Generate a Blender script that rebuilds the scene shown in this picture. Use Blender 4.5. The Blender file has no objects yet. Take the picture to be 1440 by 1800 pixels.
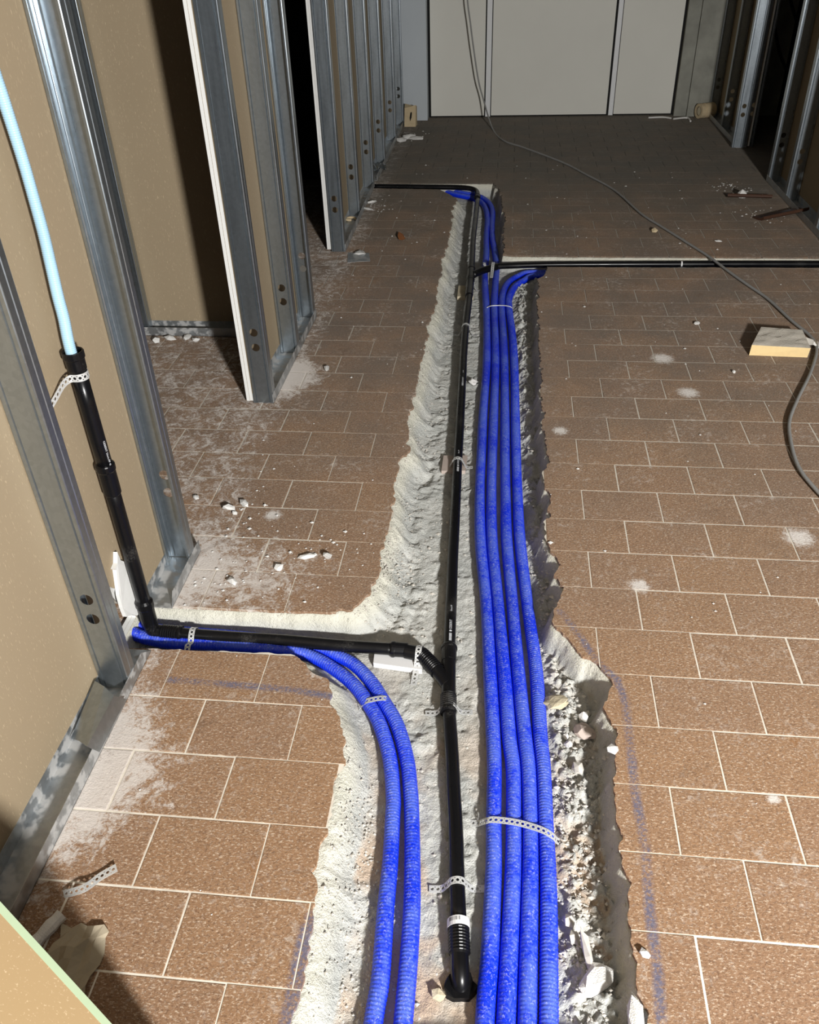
import bpy, bmesh, math, random
import numpy as np
from mathutils import Vector, Matrix
from mathutils.geometry import delaunay_2d_cdt
random.seed(7); rng = np.random.default_rng(7)
S = bpy.context.scene
COL = S.collection

# ------------------------------------------------------------------ camera
CR = ((0.993933,0.105762,-0.030204),(-0.037194,0.581610,0.812617),(-0.103511,0.806563,-0.582015))            # rows: right, up, forward
CC = Vector((0.00000,0.00000,1.61235))
cd = bpy.data.cameras.new('camera'); cam = bpy.data.objects.new('camera', cd); COL.objects.link(cam)
r_, u_, f_ = [Vector(v) for v in CR]
cam.matrix_world = Matrix(((r_.x, u_.x, -f_.x, CC.x), (r_.y, u_.y, -f_.y, CC.y), (r_.z, u_.z, -f_.z, CC.z), (0, 0, 0, 1)))
cd.sensor_fit = 'VERTICAL'; cd.sensor_height = 36.0; cd.lens = 1473.511 / 1800 * 36.0
cd.clip_start = 0.02; cd.clip_end = 60
S.camera = cam
# ------------------------------------------------------------------ world, lamp, exposure
w = bpy.data.worlds.new('world'); S.world = w; w.use_nodes = True
w.node_tree.nodes['Background'].inputs[0].default_value = (0.9, 0.95, 1.0, 1)
w.node_tree.nodes['Background'].inputs[1].default_value = 0.02
LAMP = Vector((1.50, -1.70, 1.76))
ld = bpy.data.lights.new('work_lamp', 'AREA'); ld.shape = 'DISK'; ld.size = 0.26; ld.energy = 300; ld.color = (1.0, 0.985, 0.96)
lo = bpy.data.objects.new('work_lamp', ld); COL.objects.link(lo); lo.location = LAMP
lo.rotation_euler = (Vector((0.3, 3.2, 0.2)) - LAMP).to_track_quat('-Z', 'Y').to_euler()
S.view_settings.view_transform = 'Standard'; S.view_settings.look = 'None'
S.view_settings.exposure = 0.0; S.view_settings.gamma = 1.0; S.view_settings.use_curve_mapping = False

# ------------------------------------------------------------------ material helpers
class NT:
    def __init__(s, name):
        s.m = bpy.data.materials.new(name); s.m.use_nodes = True
        s.t = s.m.node_tree; s.b = s.t.nodes['Principled BSDF']; s.pos = None
    def n(s, typ, **kw):
        nd = s.t.nodes.new(typ)
        for k, v in kw.items():
            if k.startswith('_'): setattr(nd, k[1:], v)
        return nd
    def set(s, sock, v):
        if isinstance(v, bpy.types.NodeSocket): s.t.links.new(v, sock)
        elif isinstance(v, (tuple, list)): sock.default_value = (*v, 1) if len(v) == 3 and sock.type == 'RGBA' else v
        else: sock.default_value = v
    def P(s):
        if s.pos is None: s.pos = s.n('ShaderNodeNewGeometry').outputs['Position']
        return s.pos
    def obj(s): return s.n('ShaderNodeTexCoord').outputs['Object']
    def noise(s, scale, detail=3, rough=.55, vec=None, dist=0):
        nd = s.n('ShaderNodeTexNoise'); s.set(nd.inputs['Vector'], vec or s.P())
        nd.inputs['Scale'].default_value = scale; nd.inputs['Detail'].default_value = detail
        nd.inputs['Roughness'].default_value = rough; nd.inputs['Distortion'].default_value = dist
        return nd.outputs['Fac']
    def math(s, op, a, b=0.0, c=0.0):
        nd = s.n('ShaderNodeMath', _operation=op); s.set(nd.inputs[0], a); s.set(nd.inputs[1], b); s.set(nd.inputs[2], c); return nd.outputs[0]
    def ramp(s, f, lo, hi, a=0.0, b=1.0):
        nd = s.n('ShaderNodeMapRange'); nd.interpolation_type = 'SMOOTHSTEP'
        s.set(nd.inputs['Value'], f); s.set(nd.inputs['From Min'], lo); s.set(nd.inputs['From Max'], hi)
        s.set(nd.inputs['To Min'], a); s.set(nd.inputs['To Max'], b); return nd.outputs['Result']
    def mix(s, f, a, b):
        nd = s.n('ShaderNodeMix', _data_type='RGBA'); s.set(nd.inputs[0], f); s.set(nd.inputs[6], a); s.set(nd.inputs[7], b); return nd.outputs[2]
    def xyz(s, v=None):
        nd = s.n('ShaderNodeSeparateXYZ'); s.set(nd.inputs[0], v or s.P()); return nd.outputs
    def vscale(s, v, k):
        nd = s.n('ShaderNodeMapping'); s.set(nd.inputs['Vector'], v); nd.inputs['Scale'].default_value = k; return nd.outputs[0]
    def bump(s, h, strength, dist=0.002):
        nd = s.n('ShaderNodeBump'); s.set(nd.inputs['Height'], h); nd.inputs['Strength'].default_value = strength; nd.inputs['Distance'].default_value = dist
        s.t.links.new(nd.outputs[0], s.b.inputs['Normal'])
    def out(s, col, rough=.8, metal=0.0, spec=.3, diff=0.0):
        s.set(s.b.inputs['Base Color'], col); s.set(s.b.inputs['Roughness'], rough); s.set(s.b.inputs['Metallic'], metal)
        s.b.inputs['Specular IOR Level'].default_value = spec
        s.b.inputs['Diffuse Roughness'].default_value = diff
        return s.m
    def seg(s, x, y, a, b):
        # distance to the segment a-b on the floor
        ax, ay = a; dx, dy = b[0]-ax, b[1]-ay; L2 = dx*dx+dy*dy
        px = s.math('SUBTRACT', x, ax); py = s.math('SUBTRACT', y, ay)
        t = s.math('DIVIDE', s.math('ADD', s.math('MULTIPLY', px, dx), s.math('MULTIPLY', py, dy)), L2)
        nd = s.n('ShaderNodeClamp'); s.set(nd.inputs[0], t); t = nd.outputs[0]
        ex = s.math('SUBTRACT', px, s.math('MULTIPLY', t, dx)); ey = s.math('SUBTRACT', py, s.math('MULTIPLY', t, dy))
        return s.math('SQRT', s.math('ADD', s.math('MULTIPLY', ex, ex), s.math('MULTIPLY', ey, ey)))
    def blob(s, x, y, c, rad):
        ex = s.math('SUBTRACT', x, c[0]); ey = s.math('SUBTRACT', y, c[1])
        d = s.math('SQRT', s.math('ADD', s.math('MULTIPLY', ex, ex), s.math('MULTIPLY', ey, ey)))
        return s.ramp(d, rad, 0.0)

def plain(name, col, rough=.6, metal=0.0, var=.12, scale=30, bump=0.0, spec=.3, dist=.001):
    m = NT(name); f = m.noise(scale, 4)
    c = m.mix(f, tuple(max(0, v*(1-var)) for v in col), tuple(min(1, v*(1+var)) for v in col))
    if bump: m.bump(m.noise(scale*6, 3), bump, dist)
    return m.out(c, rough, metal, spec)

CHALK = [[(0.1878,1.783,0),(0.2237,1.717,0),(0.2789,1.592,0),(0.3218,1.536,0),(0.3357,1.46,0),(0.333,1.329,0),(0.3306,1.188,0),(0.3368,1.062,0),(0.3282,0.9254,0),(0.3286,0.7949,0),(0.3223,0.7162,0)],
         [(-0.831,1.446,0),(-0.6768,1.442,0),(-0.5254,1.438,0),(-0.3965,1.423,0)],
         [(-0.3374,0.8541,0),(-0.3346,0.7654,0),(-0.3362,0.6934,0),(-0.336,0.6547,0)], [(-0.3439,0.8305,0),(-0.3453,0.7538,0),(-0.3441,0.6539,0)]]
def tile_material():
    m = NT('cotto_tile'); X = m.xyz(); x, y = X[0], X[1]
    big = m.noise(3.0, 3); mid = m.noise(26, 4, .6); gr = m.noise(150, 4, .65)
    fl = m.noise(150, 4, .7, vec=m.vscale(m.P(), (.9, 1.7, 1)), dist=.5)
    rnd = m.n('ShaderNodeObjectInfo').outputs['Random']
    c = m.mix(mid, (.285, .155, .078), (.42, .252, .138))
    c = m.mix(m.ramp(rnd, 0, 1, 0, .35), c, (.27, .165, .11))
    c = m.mix(m.ramp(gr, .36, .50, .6, 0), c, (.16, .085, .05))
    c = m.mix(m.ramp(fl, .52, .66, 0, .75), c, (.74, .61, .47))
    # brown stains
    c = m.mix(m.ramp(m.noise(9, 2), .66, .74, 0, .5), c, (.30, .13, .035))
    # cement dust lying on the floor, more along the left wall; veil turns darker and greyer with distance
    dn = m.noise(14, 8, .74, dist=1.6); ds = m.noise(70, 6, .75, dist=1.2)
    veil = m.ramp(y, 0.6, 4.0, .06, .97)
    wallx = m.ramp(x, -.74, -.92, 0, 1)
    heap = m.math('MAXIMUM', m.blob(x, y, (-.72, 1.86), .42), m.math('MAXIMUM', m.blob(x, y, (-.86, 1.15), .34), m.blob(x, y, (-.87, 3.2), .26)))
    mk = m.math('ADD', m.math('MULTIPLY', wallx, .46), m.math('MULTIPLY', heap, .62))
    dmask = m.ramp(m.math('ADD', m.math('ADD', dn, m.math('MULTIPLY', ds, .75)), m.math('MULTIPLY', mk, .62)), 1.10, 1.36, 0, .85)
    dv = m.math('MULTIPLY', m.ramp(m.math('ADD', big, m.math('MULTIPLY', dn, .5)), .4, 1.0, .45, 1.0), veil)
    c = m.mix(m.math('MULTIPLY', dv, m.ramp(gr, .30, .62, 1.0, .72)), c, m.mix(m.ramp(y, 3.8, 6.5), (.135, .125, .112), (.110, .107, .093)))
    c = m.mix(dmask, c, (.70, .655, .61))
    big2 = m.noise(4.5, 5, .7)
    c = m.mix(m.ramp(m.noise(6.5, 6, .75, dist=.8), .56, .70, 0, .45), c, (.15, .095, .062))
    c = m.mix(m.ramp(m.math('ADD', m.noise(48, 6, .78, dist=.5), m.math('MULTIPLY', big2, .6)), .84, 1.06, 0, .55), c, (.60, .54, .48))
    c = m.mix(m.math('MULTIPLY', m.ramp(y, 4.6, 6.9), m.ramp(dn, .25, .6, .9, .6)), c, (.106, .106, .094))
    sp = None
    for q, rad in SPLASH:
        b = m.blob(x, y, q, rad); sp = b if sp is None else m.math('MAXIMUM', sp, b)
    c = m.mix(m.ramp(m.math('ADD', sp, m.math('MULTIPLY', ds, 1.6)), 1.15, 1.75, 0, .8), c, (.75, .72, .68))
    # blue chalk setting-out lines
    d = None
    for L in CHALK:
        for a, b in zip(L[:-1], L[1:]):
            e = m.seg(x, y, a[:2], b[:2]); d = e if d is None else m.math('MINIMUM', d, e)
    ck = m.math('MULTIPLY', m.ramp(d, .016, .004), m.ramp(m.math('ADD', m.noise(130, 4, .7), m.math('MULTIPLY', m.noise(8, 2), .5)), .64, .86, .08, .85))
    c = m.mix(ck, c, (.135, .14, .215))
    h = m.math('ADD', m.math('MULTIPLY', gr, .7), m.math('MULTIPLY', fl, .5))
    m.bump(m.math('ADD', h, m.math('MULTIPLY', ds, .8)), .8, .0028)
    return m.out(c, .78, 0, .25, .6)
SPLASH = [(q[:2], r) for q, r in zip([(0.6921,3.446,0),(0.4212,1.91,0),(0.9341,2.176,0),(0.2271,2.796,0),(0.7506,3.13,0),(0.6299,1.208,0),(-0.4495,1.506,0),(-0.7376,2.189,0)], (.10, .06, .10, .06, .09, .03, .05, .06))]

def concrete_material():
    m = NT('trench_mortar'); X = m.xyz()
    a = m.noise(7, 4); b = m.noise(55, 5, .65); g = m.noise(260, 4, .7)
    hz = m.ramp(X[2], -.075, -.02)
    c = m.mix(hz, m.mix(m.ramp(a, .35, .65), (.58, .59, .56), (.70, .70, .66)), m.mix(m.ramp(a, .35, .65), (.76, .745, .64), (.84, .82, .72)))
    sand = m.math('MULTIPLY', m.ramp(X[1], 1.9, .8), m.math('MULTIPLY', m.ramp(m.noise(5, 3), .42, .6), m.ramp(X[2], -.075, -.09)))
    c = m.mix(m.math('MULTIPLY', sand, .9), c, (.68, .52, .38))
    c = m.mix(m.ramp(b, .40, .28, 0, .6), c, (.33, .31, .27))
    c = m.mix(m.ramp(g, .60, .75, 0, .5), c, (.80, .78, .72))
    m.bump(m.math('ADD', m.math('ADD', b, m.math('MULTIPLY', g, .5)), m.math('MULTIPLY', m.noise(110, 5, .75), .9)), .9, .010)
    return m.out(c, .95, 0, .1, .6)
def metal_material(name, base=(.42, .47, .51), rough=.30, dusty=0.0):
    m = NT(name); o = m.obj()
    v = m.n('ShaderNodeTexVoronoi'); m.set(v.inputs['Vector'], o); v.inputs['Scale'].default_value = 90
    sp = m.n('ShaderNodeSeparateColor'); m.set(sp.inputs[0], v.outputs['Color'])
    n = m.noise(6, 3, vec=m.vscale(o, (8, 8, .6)))
    c = m.mix(sp.outputs[0], tuple(k*.88 for k in base), base)
    c = m.mix(m.ramp(n, .4, .7, 0, .25), c, tuple(k*.7 for k in base))
    ru = m.math('ADD', m.math('MULTIPLY', n, .22), rough-.1)
    if dusty:
        d = m.math('MULTIPLY', m.ramp(m.noise(25, 4), .45, .6), dusty)
        c = m.mix(d, c, (.55, .53, .50)); ru = m.math('ADD', ru, m.math('MULTIPLY', d, .4))
        return m.out(c, ru, m.math('SUBTRACT', .9, d), .5)
    return m.out(c, ru, .92, .5)
def conduit_material(name, col, dust, dustcol=(.42, .46, .62)):
    m = NT(name); g = m.n('ShaderNodeNewGeometry'); nz = m.xyz(g.outputs['Normal'])[2]
    a = m.noise(7, 3); b = m.noise(70, 5, .7)
    up = m.ramp(nz, .1, 1.0)
    k = m.math('MULTIPLY', m.ramp(m.math('ADD', a, m.math('MULTIPLY', b, .8)), .72, 1.05), m.math('MULTIPLY', up, dust))
    c = m.mix(m.noise(3, 2), tuple(v*.8 for v in col), tuple(min(1, v*1.15) for v in col))
    c = m.mix(k, c, dustcol)
    c = m.mix(m.math('MULTIPLY', m.ramp(m.noise(190, 4, .7, dist=.8), .53, .66), m.math('MULTIPLY', up, .62*dust)), c, (.75, .77, .85))
    m.bump(b, .25, .001)
    return m.out(c, m.ramp(k, 0, .7, .38, .85), 0, .4)
def board_material(name, col):
    m = NT(name); a = m.noise(1.2, 3); f = m.noise(300, 2, vec=m.vscale(m.P(), (1, 1, .25)))
    c = m.mix(a, tuple(v*.92 for v in col), tuple(v*1.05 for v in col)); c = m.mix(m.ramp(f, .62, .72, 0, .35), c, (.78, .62, .42))
    return m.out(c, .85, 0, .15)
def black_material():
    m = NT('black_pipe_plastic'); a = m.noise(9, 4); b = m.noise(240, 3, .6)
    c = m.mix(m.ramp(m.math('ADD', a, m.math('MULTIPLY', b, .5)), .84, 1.0, 0, .4), (.005, .005, .006), (.08, .076, .07))
    return m.out(c, m.ramp(a, .3, .7, .24, .38), 0, .34)
MAT = {}
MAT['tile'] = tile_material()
def grout_mat():
    m = NT('cement_grout'); y = m.xyz()[1]
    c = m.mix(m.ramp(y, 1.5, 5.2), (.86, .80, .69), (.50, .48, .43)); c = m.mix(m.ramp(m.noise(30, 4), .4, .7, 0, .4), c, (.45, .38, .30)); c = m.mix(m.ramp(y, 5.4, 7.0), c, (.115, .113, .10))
    return m.out(c, .95, 0, .1)
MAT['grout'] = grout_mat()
MAT['mortar'] = concrete_material()
MAT['metal'] = metal_material('galvanised_steel')
MAT['track'] = metal_material('dusty_galvanised_steel', (.50, .53, .55), .45, .6)
MAT['strap'] = plain('perforated_strap_steel', (.72, .73, .72), .38, .35, .1, 60)
MAT['blue'] = conduit_material('blue_corrugated_plastic', (.004, .034, .80), .55, (.13, .22, .70))
MAT['lightblue'] = conduit_material('light_blue_corrugated_plastic', (.42, .66, .84), .25, (.7, .8, .86))
MAT['black'] = black_material()
MAT['tan'] = board_material('brown_board_paper', (.375, .296, .195))
MAT['gypsum'] = plain('white_gypsum', (.86, .86, .83), .9, 0, .06, 60, .3)
MAT['tan2'] = board_material('brown_board_paper_near', (.36, .252, .132))
MAT['green'] = plain('pale_green_edge_paper', (.37, .46, .30), .85, 0, .06, 40)
MAT['white'] = plain('white_plastic', (.82, .82, .82), .5, 0, .04)
MAT['print'] = plain('white_print', (.70, .72, .76), .6, 0, .05)
MAT['ink'] = plain('dark_print', (.03, .03, .035), .6, 0, .05)
MAT['panel'] = plain('greige_wall_panel', (.84, .83, .76), .75, 0, .05, 2.5, .05)
MAT['strip'] = plain('white_joint_strip', (.88, .89, .90), .5, 0, .03)
MAT['pier'] = plain('pale_grey_filled_board', (.60, .65, .69), .85, 0, .07, 3)
MAT['concrete'] = plain('grey_concrete', (.32, .32, .28), .95, 0, .45, 7, .8)
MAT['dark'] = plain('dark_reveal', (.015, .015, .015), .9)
MAT['cable'] = plain('grey_cable_sheath', (.33, .33, .32), .6, 0, .15, 20)
MAT['blackcable'] = plain('black_cable_sheath', (.012, .012, .012), .5)
MAT['foam'] = plain('cream_foam', (.92, .70, .36), .9, 0, .08, 60, .4)
MAT['foamtop'] = plain('dusty_foam_skin', (.74, .69, .60), .95, 0, .15, 30, .6, .1, .004)
MAT['beige'] = plain('beige_insulation', (.62, .50, .32), .9, 0, .15, 40, .4)
MAT['brown'] = plain('brown_glazed_clay', (.075, .036, .022), .45, 0, .25, 20, .2)
MAT['orange'] = plain('orange_clay', (.40, .15, .05), .8, 0, .25, 40, .3)
MAT['plaster'] = plain('white_plaster', (.84, .83, .80), .95, 0, .06, 60, .6, .1, .004)
MAT['stone'] = plain('beige_stone', (.60, .53, .38), .9, 0, .12, 25, .5, .2, .004)
MAT['rubble'] = plain('grey_rubble', (.62, .59, .53), .95, 0, .25, 90, .5)
MAT['bag'] = plain('black_plastic_film', (.01, .01, .012), .22, 0, .1, 10, .3, .5, .01)
MAT['ceil'] = plain('raw_ceiling', (.30, .29, .27), .95, 0, .1, 4, .2)
MAT['paper'] = plain('grey_brown_paper', (.42, .36, .26), .8, 0, .15, 20, .2)
MAT['pink'] = plain('pinkish_grey_board', (.50, .42, .37), .9, 0, .12, 40)

# ------------------------------------------------------------------ object helpers
def mk(name, verts, faces, mat, parent=None, smooth=False, mats=None, fmi=None):
    me = bpy.data.meshes.new(name); me.from_pydata([tuple(v) for v in verts], [], [tuple(f) for f in faces]); me.update()
    if mats:
        for k in mats: me.materials.append(MAT[k])
        me.polygons.foreach_set('material_index', fmi)
    else: me.materials.append(MAT[mat])
    if smooth: me.polygons.foreach_set('use_smooth', [True]*len(me.polygons))
    return link(name, me, parent)
def link(name, me, parent=None):
    o = bpy.data.objects.new(name, me); COL.objects.link(o)
    if parent is not None:
        o.parent = parent
        p = parent
        while p is not None: o.location -= p.location; p = None
        if parent.parent is not None: o.location = (0, 0, 0)
    return o
def tag(o, label=None, cat=None, group=None, kind=None):
    if label: o['label'] = label
    if cat: o['category'] = cat
    if group: o['group'] = group
    if kind: o['kind'] = kind
    return o
def thing(name, label, cat, loc=(0, 0, 0), group=None, kind=None):
    o = bpy.data.objects.new(name, None); COL.objects.link(o); o.location = loc; o.empty_display_size = .05
    return tag(o, label, cat, group, kind)
class MB:
    def __init__(s): s.v = []; s.f = []; s.i = []
    def add(s, v, f, mi=0):
        n = len(s.v); s.v += [tuple(p) for p in v]; s.f += [tuple(n+k for k in q) for q in f]; s.i += [mi]*len(f); return s
    def box(s, a, b, mi=0):
        x0, y0, z0 = a; x1, y1, z1 = b
        return s.add([(x0,y0,z0),(x1,y0,z0),(x1,y1,z0),(x0,y1,z0),(x0,y0,z1),(x1,y0,z1),(x1,y1,z1),(x0,y1,z1)],
                     [(0,3,2,1),(4,5,6,7),(0,1,5,4),(1,2,6,5),(2,3,7,6),(3,0,4,7)], mi)
    def hexa(s, lo, hi, mi=0):
        n = len(lo)
        return s.add(list(lo)+list(hi), [tuple(range(n-1, -1, -1)), tuple(range(n, 2*n))]+[(k, (k+1) % n, n+(k+1) % n, n+k) for k in range(n)], mi)
    def build(s, name, mat, parent=None, smooth=False, mats=None):
        return mk(name, s.v, s.f, mat, parent, smooth, mats, s.i if mats else None)
def resample(P, step):
    P = [Vector(p) for p in P]
    if len(P) > 2:
        Q = [2*P[0]-P[1]]+P+[2*P[-1]-P[-2]]; out = []
        for i in range(1, len(Q)-2):
            n = max(2, int((Q[i+1]-Q[i]).length/step*1.2)+1)
            for k in range(n):
                t = k/n; a, b, c, d = Q[i-1], Q[i], Q[i+1], Q[i+2]
                out.append(.5*((2*b)+(c-a)*t+(2*a-5*b+4*c-d)*t*t+(3*b-a-3*c+d)*t**3))
        out.append(P[-1]); P = out
    # even spacing
    L = [0]
    for a, b in zip(P[:-1], P[1:]): L.append(L[-1]+(b-a).length)
    n = max(2, int(round(L[-1]/step))+1); A = np.array([tuple(p) for p in P]); s = np.linspace(0, L[-1], n)
    return [Vector((np.interp(q, L, A[:, 0]), np.interp(q, L, A[:, 1]), np.interp(q, L, A[:, 2]))) for q in s], s
def frames(P):
    T = [(P[min(i+1, len(P)-1)]-P[max(i-1, 0)]).normalized() for i in range(len(P))]
    up = Vector((0, 0, 1)) if abs(T[0].z) < .9 else Vector((1, 0, 0))
    N = [(up-T[0]*up.dot(T[0])).normalized()]
    for i in range(1, len(P)): N.append((N[-1]-T[i]*N[-1].dot(T[i])).normalized())
    return T, N, [T[i].cross(N[i]) for i in range(len(P))]
def tube_mesh(path, rad, n=16, step=.02, caps=True, mb=None, mi=0):
    mb = mb or MB(); P, s = resample(path, step); T, N, B = frames(P); v = []; f = []
    for i, p in enumerate(P):
        r = rad(s[i], s[-1], i) if callable(rad) else rad
        for k in range(n):
            a = 2*math.pi*k/n; v.append(p+N[i]*(math.cos(a)*r)+B[i]*(math.sin(a)*r))
    for i in range(len(P)-1):
        for k in range(n): f.append((i*n+k, i*n+(k+1) % n, (i+1)*n+(k+1) % n, (i+1)*n+k))
    if caps: f.append(tuple(range(n-1, -1, -1))); f.append(tuple((len(P)-1)*n+k for k in range(n)))
    return mb.add(v, f, mi)
def lathe(a, b, prof, n=20, mb=None, mi=0, caps=True):
    """prof: list of (t along a->b in metres, radius)"""
    mb = mb or MB(); a = Vector(a); b = Vector(b); T = (b-a).normalized()
    up = Vector((0, 0, 1)) if abs(T.z) < .9 else Vector((1, 0, 0)); N = (up-T*up.dot(T)).normalized(); B = T.cross(N); v = []; f = []
    for t, r in prof:
        for k in range(n):
            q = 2*math.pi*k/n; v.append(a+T*t+N*(math.cos(q)*r)+B*(math.sin(q)*r))
    for i in range(len(prof)-1):
        for k in range(n): f.append((i*n+k, i*n+(k+1) % n, (i+1)*n+(k+1) % n, (i+1)*n+k))
    if caps: f.append(tuple(range(n-1, -1, -1))); f.append(tuple((len(prof)-1)*n+k for k in range(n)))
    return mb.add(v, f, mi)
def pip(poly, x, y):
    c = False; n = len(poly); j = n-1
    for i in range(n):
        xi, yi = poly[i]; xj, yj = poly[j]
        if (yi > y) != (yj > y) and x < (xj-xi)*(y-yi)/(yj-yi)+xi: c = not c
        j = i
    return c
def plate(outer, holes, extra=()):
    """triangulated 2D region with holes -> verts, faces"""
    V = []; E = []
    for L in [outer]+list(holes):
        n = len(V); V += [Vector(p) for p in L]; E += [(n+i, n+(i+1) % len(L)) for i in range(len(L))]
    V += [Vector(p) for p in extra]
    v, e, f, *_ = delaunay_2d_cdt(V, E, [], 0, 1e-6)
    out = []
    for t in f:
        c = sum((v[k] for k in t), Vector((0, 0)))/len(t)
        if pip(outer, c.x, c.y) and not any(pip(h, c.x, c.y) for h in holes): out.append(tuple(t))
    return [tuple(p) for p in v], out
def solid(o, th, off=0):
    md = o.modifiers.new('thickness', 'SOLIDIFY'); md.thickness = th; md.offset = off; return o
def circ(cx, cy, r, n=10): return [(cx+r*math.cos(2*math.pi*k/n), cy+r*math.sin(2*math.pi*k/n)) for k in range(n)]

# value noise for the displaced ground
def vnoise(x, y, freq, seed):
    g = np.random.default_rng(seed).random((256, 256)); X = x*freq+37.3; Y = y*freq+11.7
    xi = np.floor(X).astype(int); yi = np.floor(Y).astype(int); fx = X-xi; fy = Y-yi; fx = fx*fx*(3-2*fx); fy = fy*fy*(3-2*fy)
    a = g[xi % 256, yi % 256]; b = g[(xi+1) % 256, yi % 256]; c = g[xi % 256, (yi+1) % 256]; d = g[(xi+1) % 256, (yi+1) % 256]
    return (a*(1-fx)+b*fx)*(1-fy)+(c*(1-fx)+d*fx)*fy

# ------------------------------------------------------------------ measured layout
TW, TD, TX0, TY0 = (0.25000,0.16852,0.40756,4.58954)
BED = -.095                                   # depth of the trench bed
def xl(y): return float(np.interp(y, [0, 4.0, 4.8, 5.55, 6.25, 7.75, 8.5], [-.92, -.922, -.938, -.962, -.968, -.988, -.995]))
# trench outline: (points, slope width of that bank, jaggedness)
LEFT_A = [(-0.3315,0.5649,0),(-0.3308,0.6272,0),(-0.3306,0.692,0),(-0.3281,0.7766,0),(-0.3337,0.8815,0),(-0.3562,0.946,0),(-0.3479,0.9895,0),(-0.3404,1.047,0),(-0.3378,1.094,0),(-0.3357,1.125,0),(-0.3409,1.177,0),(-0.3359,1.224,0),(-0.3401,1.289,0),(-0.3621,1.327,0),(-0.3856,1.379,0),(-0.4076,1.443,0),(-0.4203,1.48,0),(-0.4679,1.514,0),(-0.51,1.546,0),(-0.5371,1.563,0)]
BR_N = [(-0.5371,1.563,0),(-0.6321,1.56,0),(-0.8926,1.554,0),(-1.029,1.55,0)]
BR_F = [(-1.031,1.724,0),(-0.9653,1.724,0),(-0.8474,1.722,0),(-0.5926,1.729,0),(-0.4371,1.735,0)]
LEFT_B = [(-0.4371,1.735,0),(-0.3914,1.768,0),(-0.3582,1.835,0),(-0.3507,1.926,0),(-0.3471,2.044,0),(-0.3397,2.143,0),(-0.3431,2.277,0),(-0.3521,2.4,0),(-0.3494,2.462,0),(-0.3686,2.555,0),(-0.3341,2.62,0),(-0.3479,2.748,0),(-0.3547,2.894,0),(-0.3587,3.042,0),(-0.3532,3.201,0),(-0.3605,3.378,0),(-0.353,3.634,0),(-0.3683,3.745,0),(-0.3482,3.963,0),(-0.3496,4.233,0),(-0.3526,4.469,0),(-0.3671,4.66,0),(-0.357,4.927,0),(-0.3537,5.23,0),(-0.3593,5.477,0),(-0.37,5.757,0),(-0.3548,5.948,0)]
FB_N = [(-0.3548,5.948,0),(-0.4205,6.048,0),(-0.4853,6.166,0),(-0.707,6.184,0),(-0.948,6.201,0),(-1.018,6.202,0)]
FB_F = [(-1.042,6.357,0),(-0.8081,6.346,0),(-0.3578,6.34,0),(-0.1108,6.337,0)]
RIGHT_B = [(-0.1108,6.337,0),(-0.0483,6.031,0),(-0.0351,5.691,0),(-0.01,5.478,0),(-0.0272,5.199,0),(-0.0135,4.962,0),(-0.0208,4.791,0)]
RB_F = [(-0.0208,4.791,0),(0.0377,4.773,0),(0.6671,4.769,0),(1.708,4.768,0),(1.887,4.766,0)]
RB_N = [(1.834,4.595,0),(1.662,4.6,0),(0.9519,4.594,0),(0.2224,4.589,0)]
RIGHT_A = [(0.2224,4.589,0),(0.2099,4.456,0),(0.1756,4.403,0),(0.1627,4.008,0),(0.163,3.718,0),(0.1629,3.441,0),(0.1715,3.268,0),(0.1602,3.067,0),(0.1717,2.972,0),(0.1603,2.858,0),(0.168,2.73,0),(0.1763,2.575,0),(0.1627,2.511,0),(0.1582,2.403,0),(0.1763,2.366,0),(0.1706,2.299,0),(0.1762,2.239,0),(0.1554,2.209,0),(0.1574,2.078,0),(0.1892,2.04,0),(0.196,1.994,0),(0.1773,1.942,0),(0.2034,1.89,0),(0.1802,1.836,0),(0.1687,1.731,0),(0.1978,1.688,0),(0.2334,1.618,0),(0.2787,1.59,0),(0.3074,1.517,0),(0.2814,1.458,0),(0.2955,1.412,0),(0.3164,1.361,0),(0.3003,1.316,0),(0.2888,1.26,0),(0.2897,1.214,0),(0.2799,1.174,0),(0.286,1.121,0),(0.297,1.086,0),(0.2873,1.059,0),(0.2917,0.998,0),(0.2868,0.8863,0),(0.2876,0.8532,0),(0.2906,0.8131,0),(0.2852,0.7638,0),(0.3034,0.7392,0),(0.3024,0.7144,0),(0.2989,0.6249,0)]
OUT = []; SW = []; JR = np.random.default_rng(3).random(4096)*2-1
def jn(u): i = int(u) % 4095; f = u-int(u); f = f*f*(3-2*f); return JR[i]*(1-f)+JR[i+1]*f
for L, sw, jag in ((LEFT_A, .085, .006), (BR_N, .014, .002), (BR_F, .022, .0015), (LEFT_B, .075, .007), (FB_N, .014, .003), (FB_F, .014, .001), (RIGHT_B, .03, .006), (RB_F, .022, .002), (RB_N, .012, .002), (RIGHT_A, .030, .005)):
    for a, b in zip(L[:-1], L[1:]):
        a = Vector(a[:2]); b = Vector(b[:2]); n = max(1, int((b-a).length/.008)); t = (b-a); nn = Vector((-t.y, t.x)).normalized() if t.length else Vector((0, 0))
        for k in range(n):
            q = a+t*(k/n); q += nn*(jag*(1.5*jn(len(OUT)*.21)+.9*jn(len(OUT)*.63+50)))
            OUT.append((q.x, q.y)); SW.append(sw)
OUTA = np.array(OUT)

# ------------------------------------------------------------------ FLOOR
floor_root = thing('floor', 'reddish brown clay tile floor with cream grout, cut open by a long trench', 'floor', (0, 0, 0), kind='structure')
XMIN, XMAX, YMIN, YMAX = -2.6, 3.4, .18, 8.85
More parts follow.
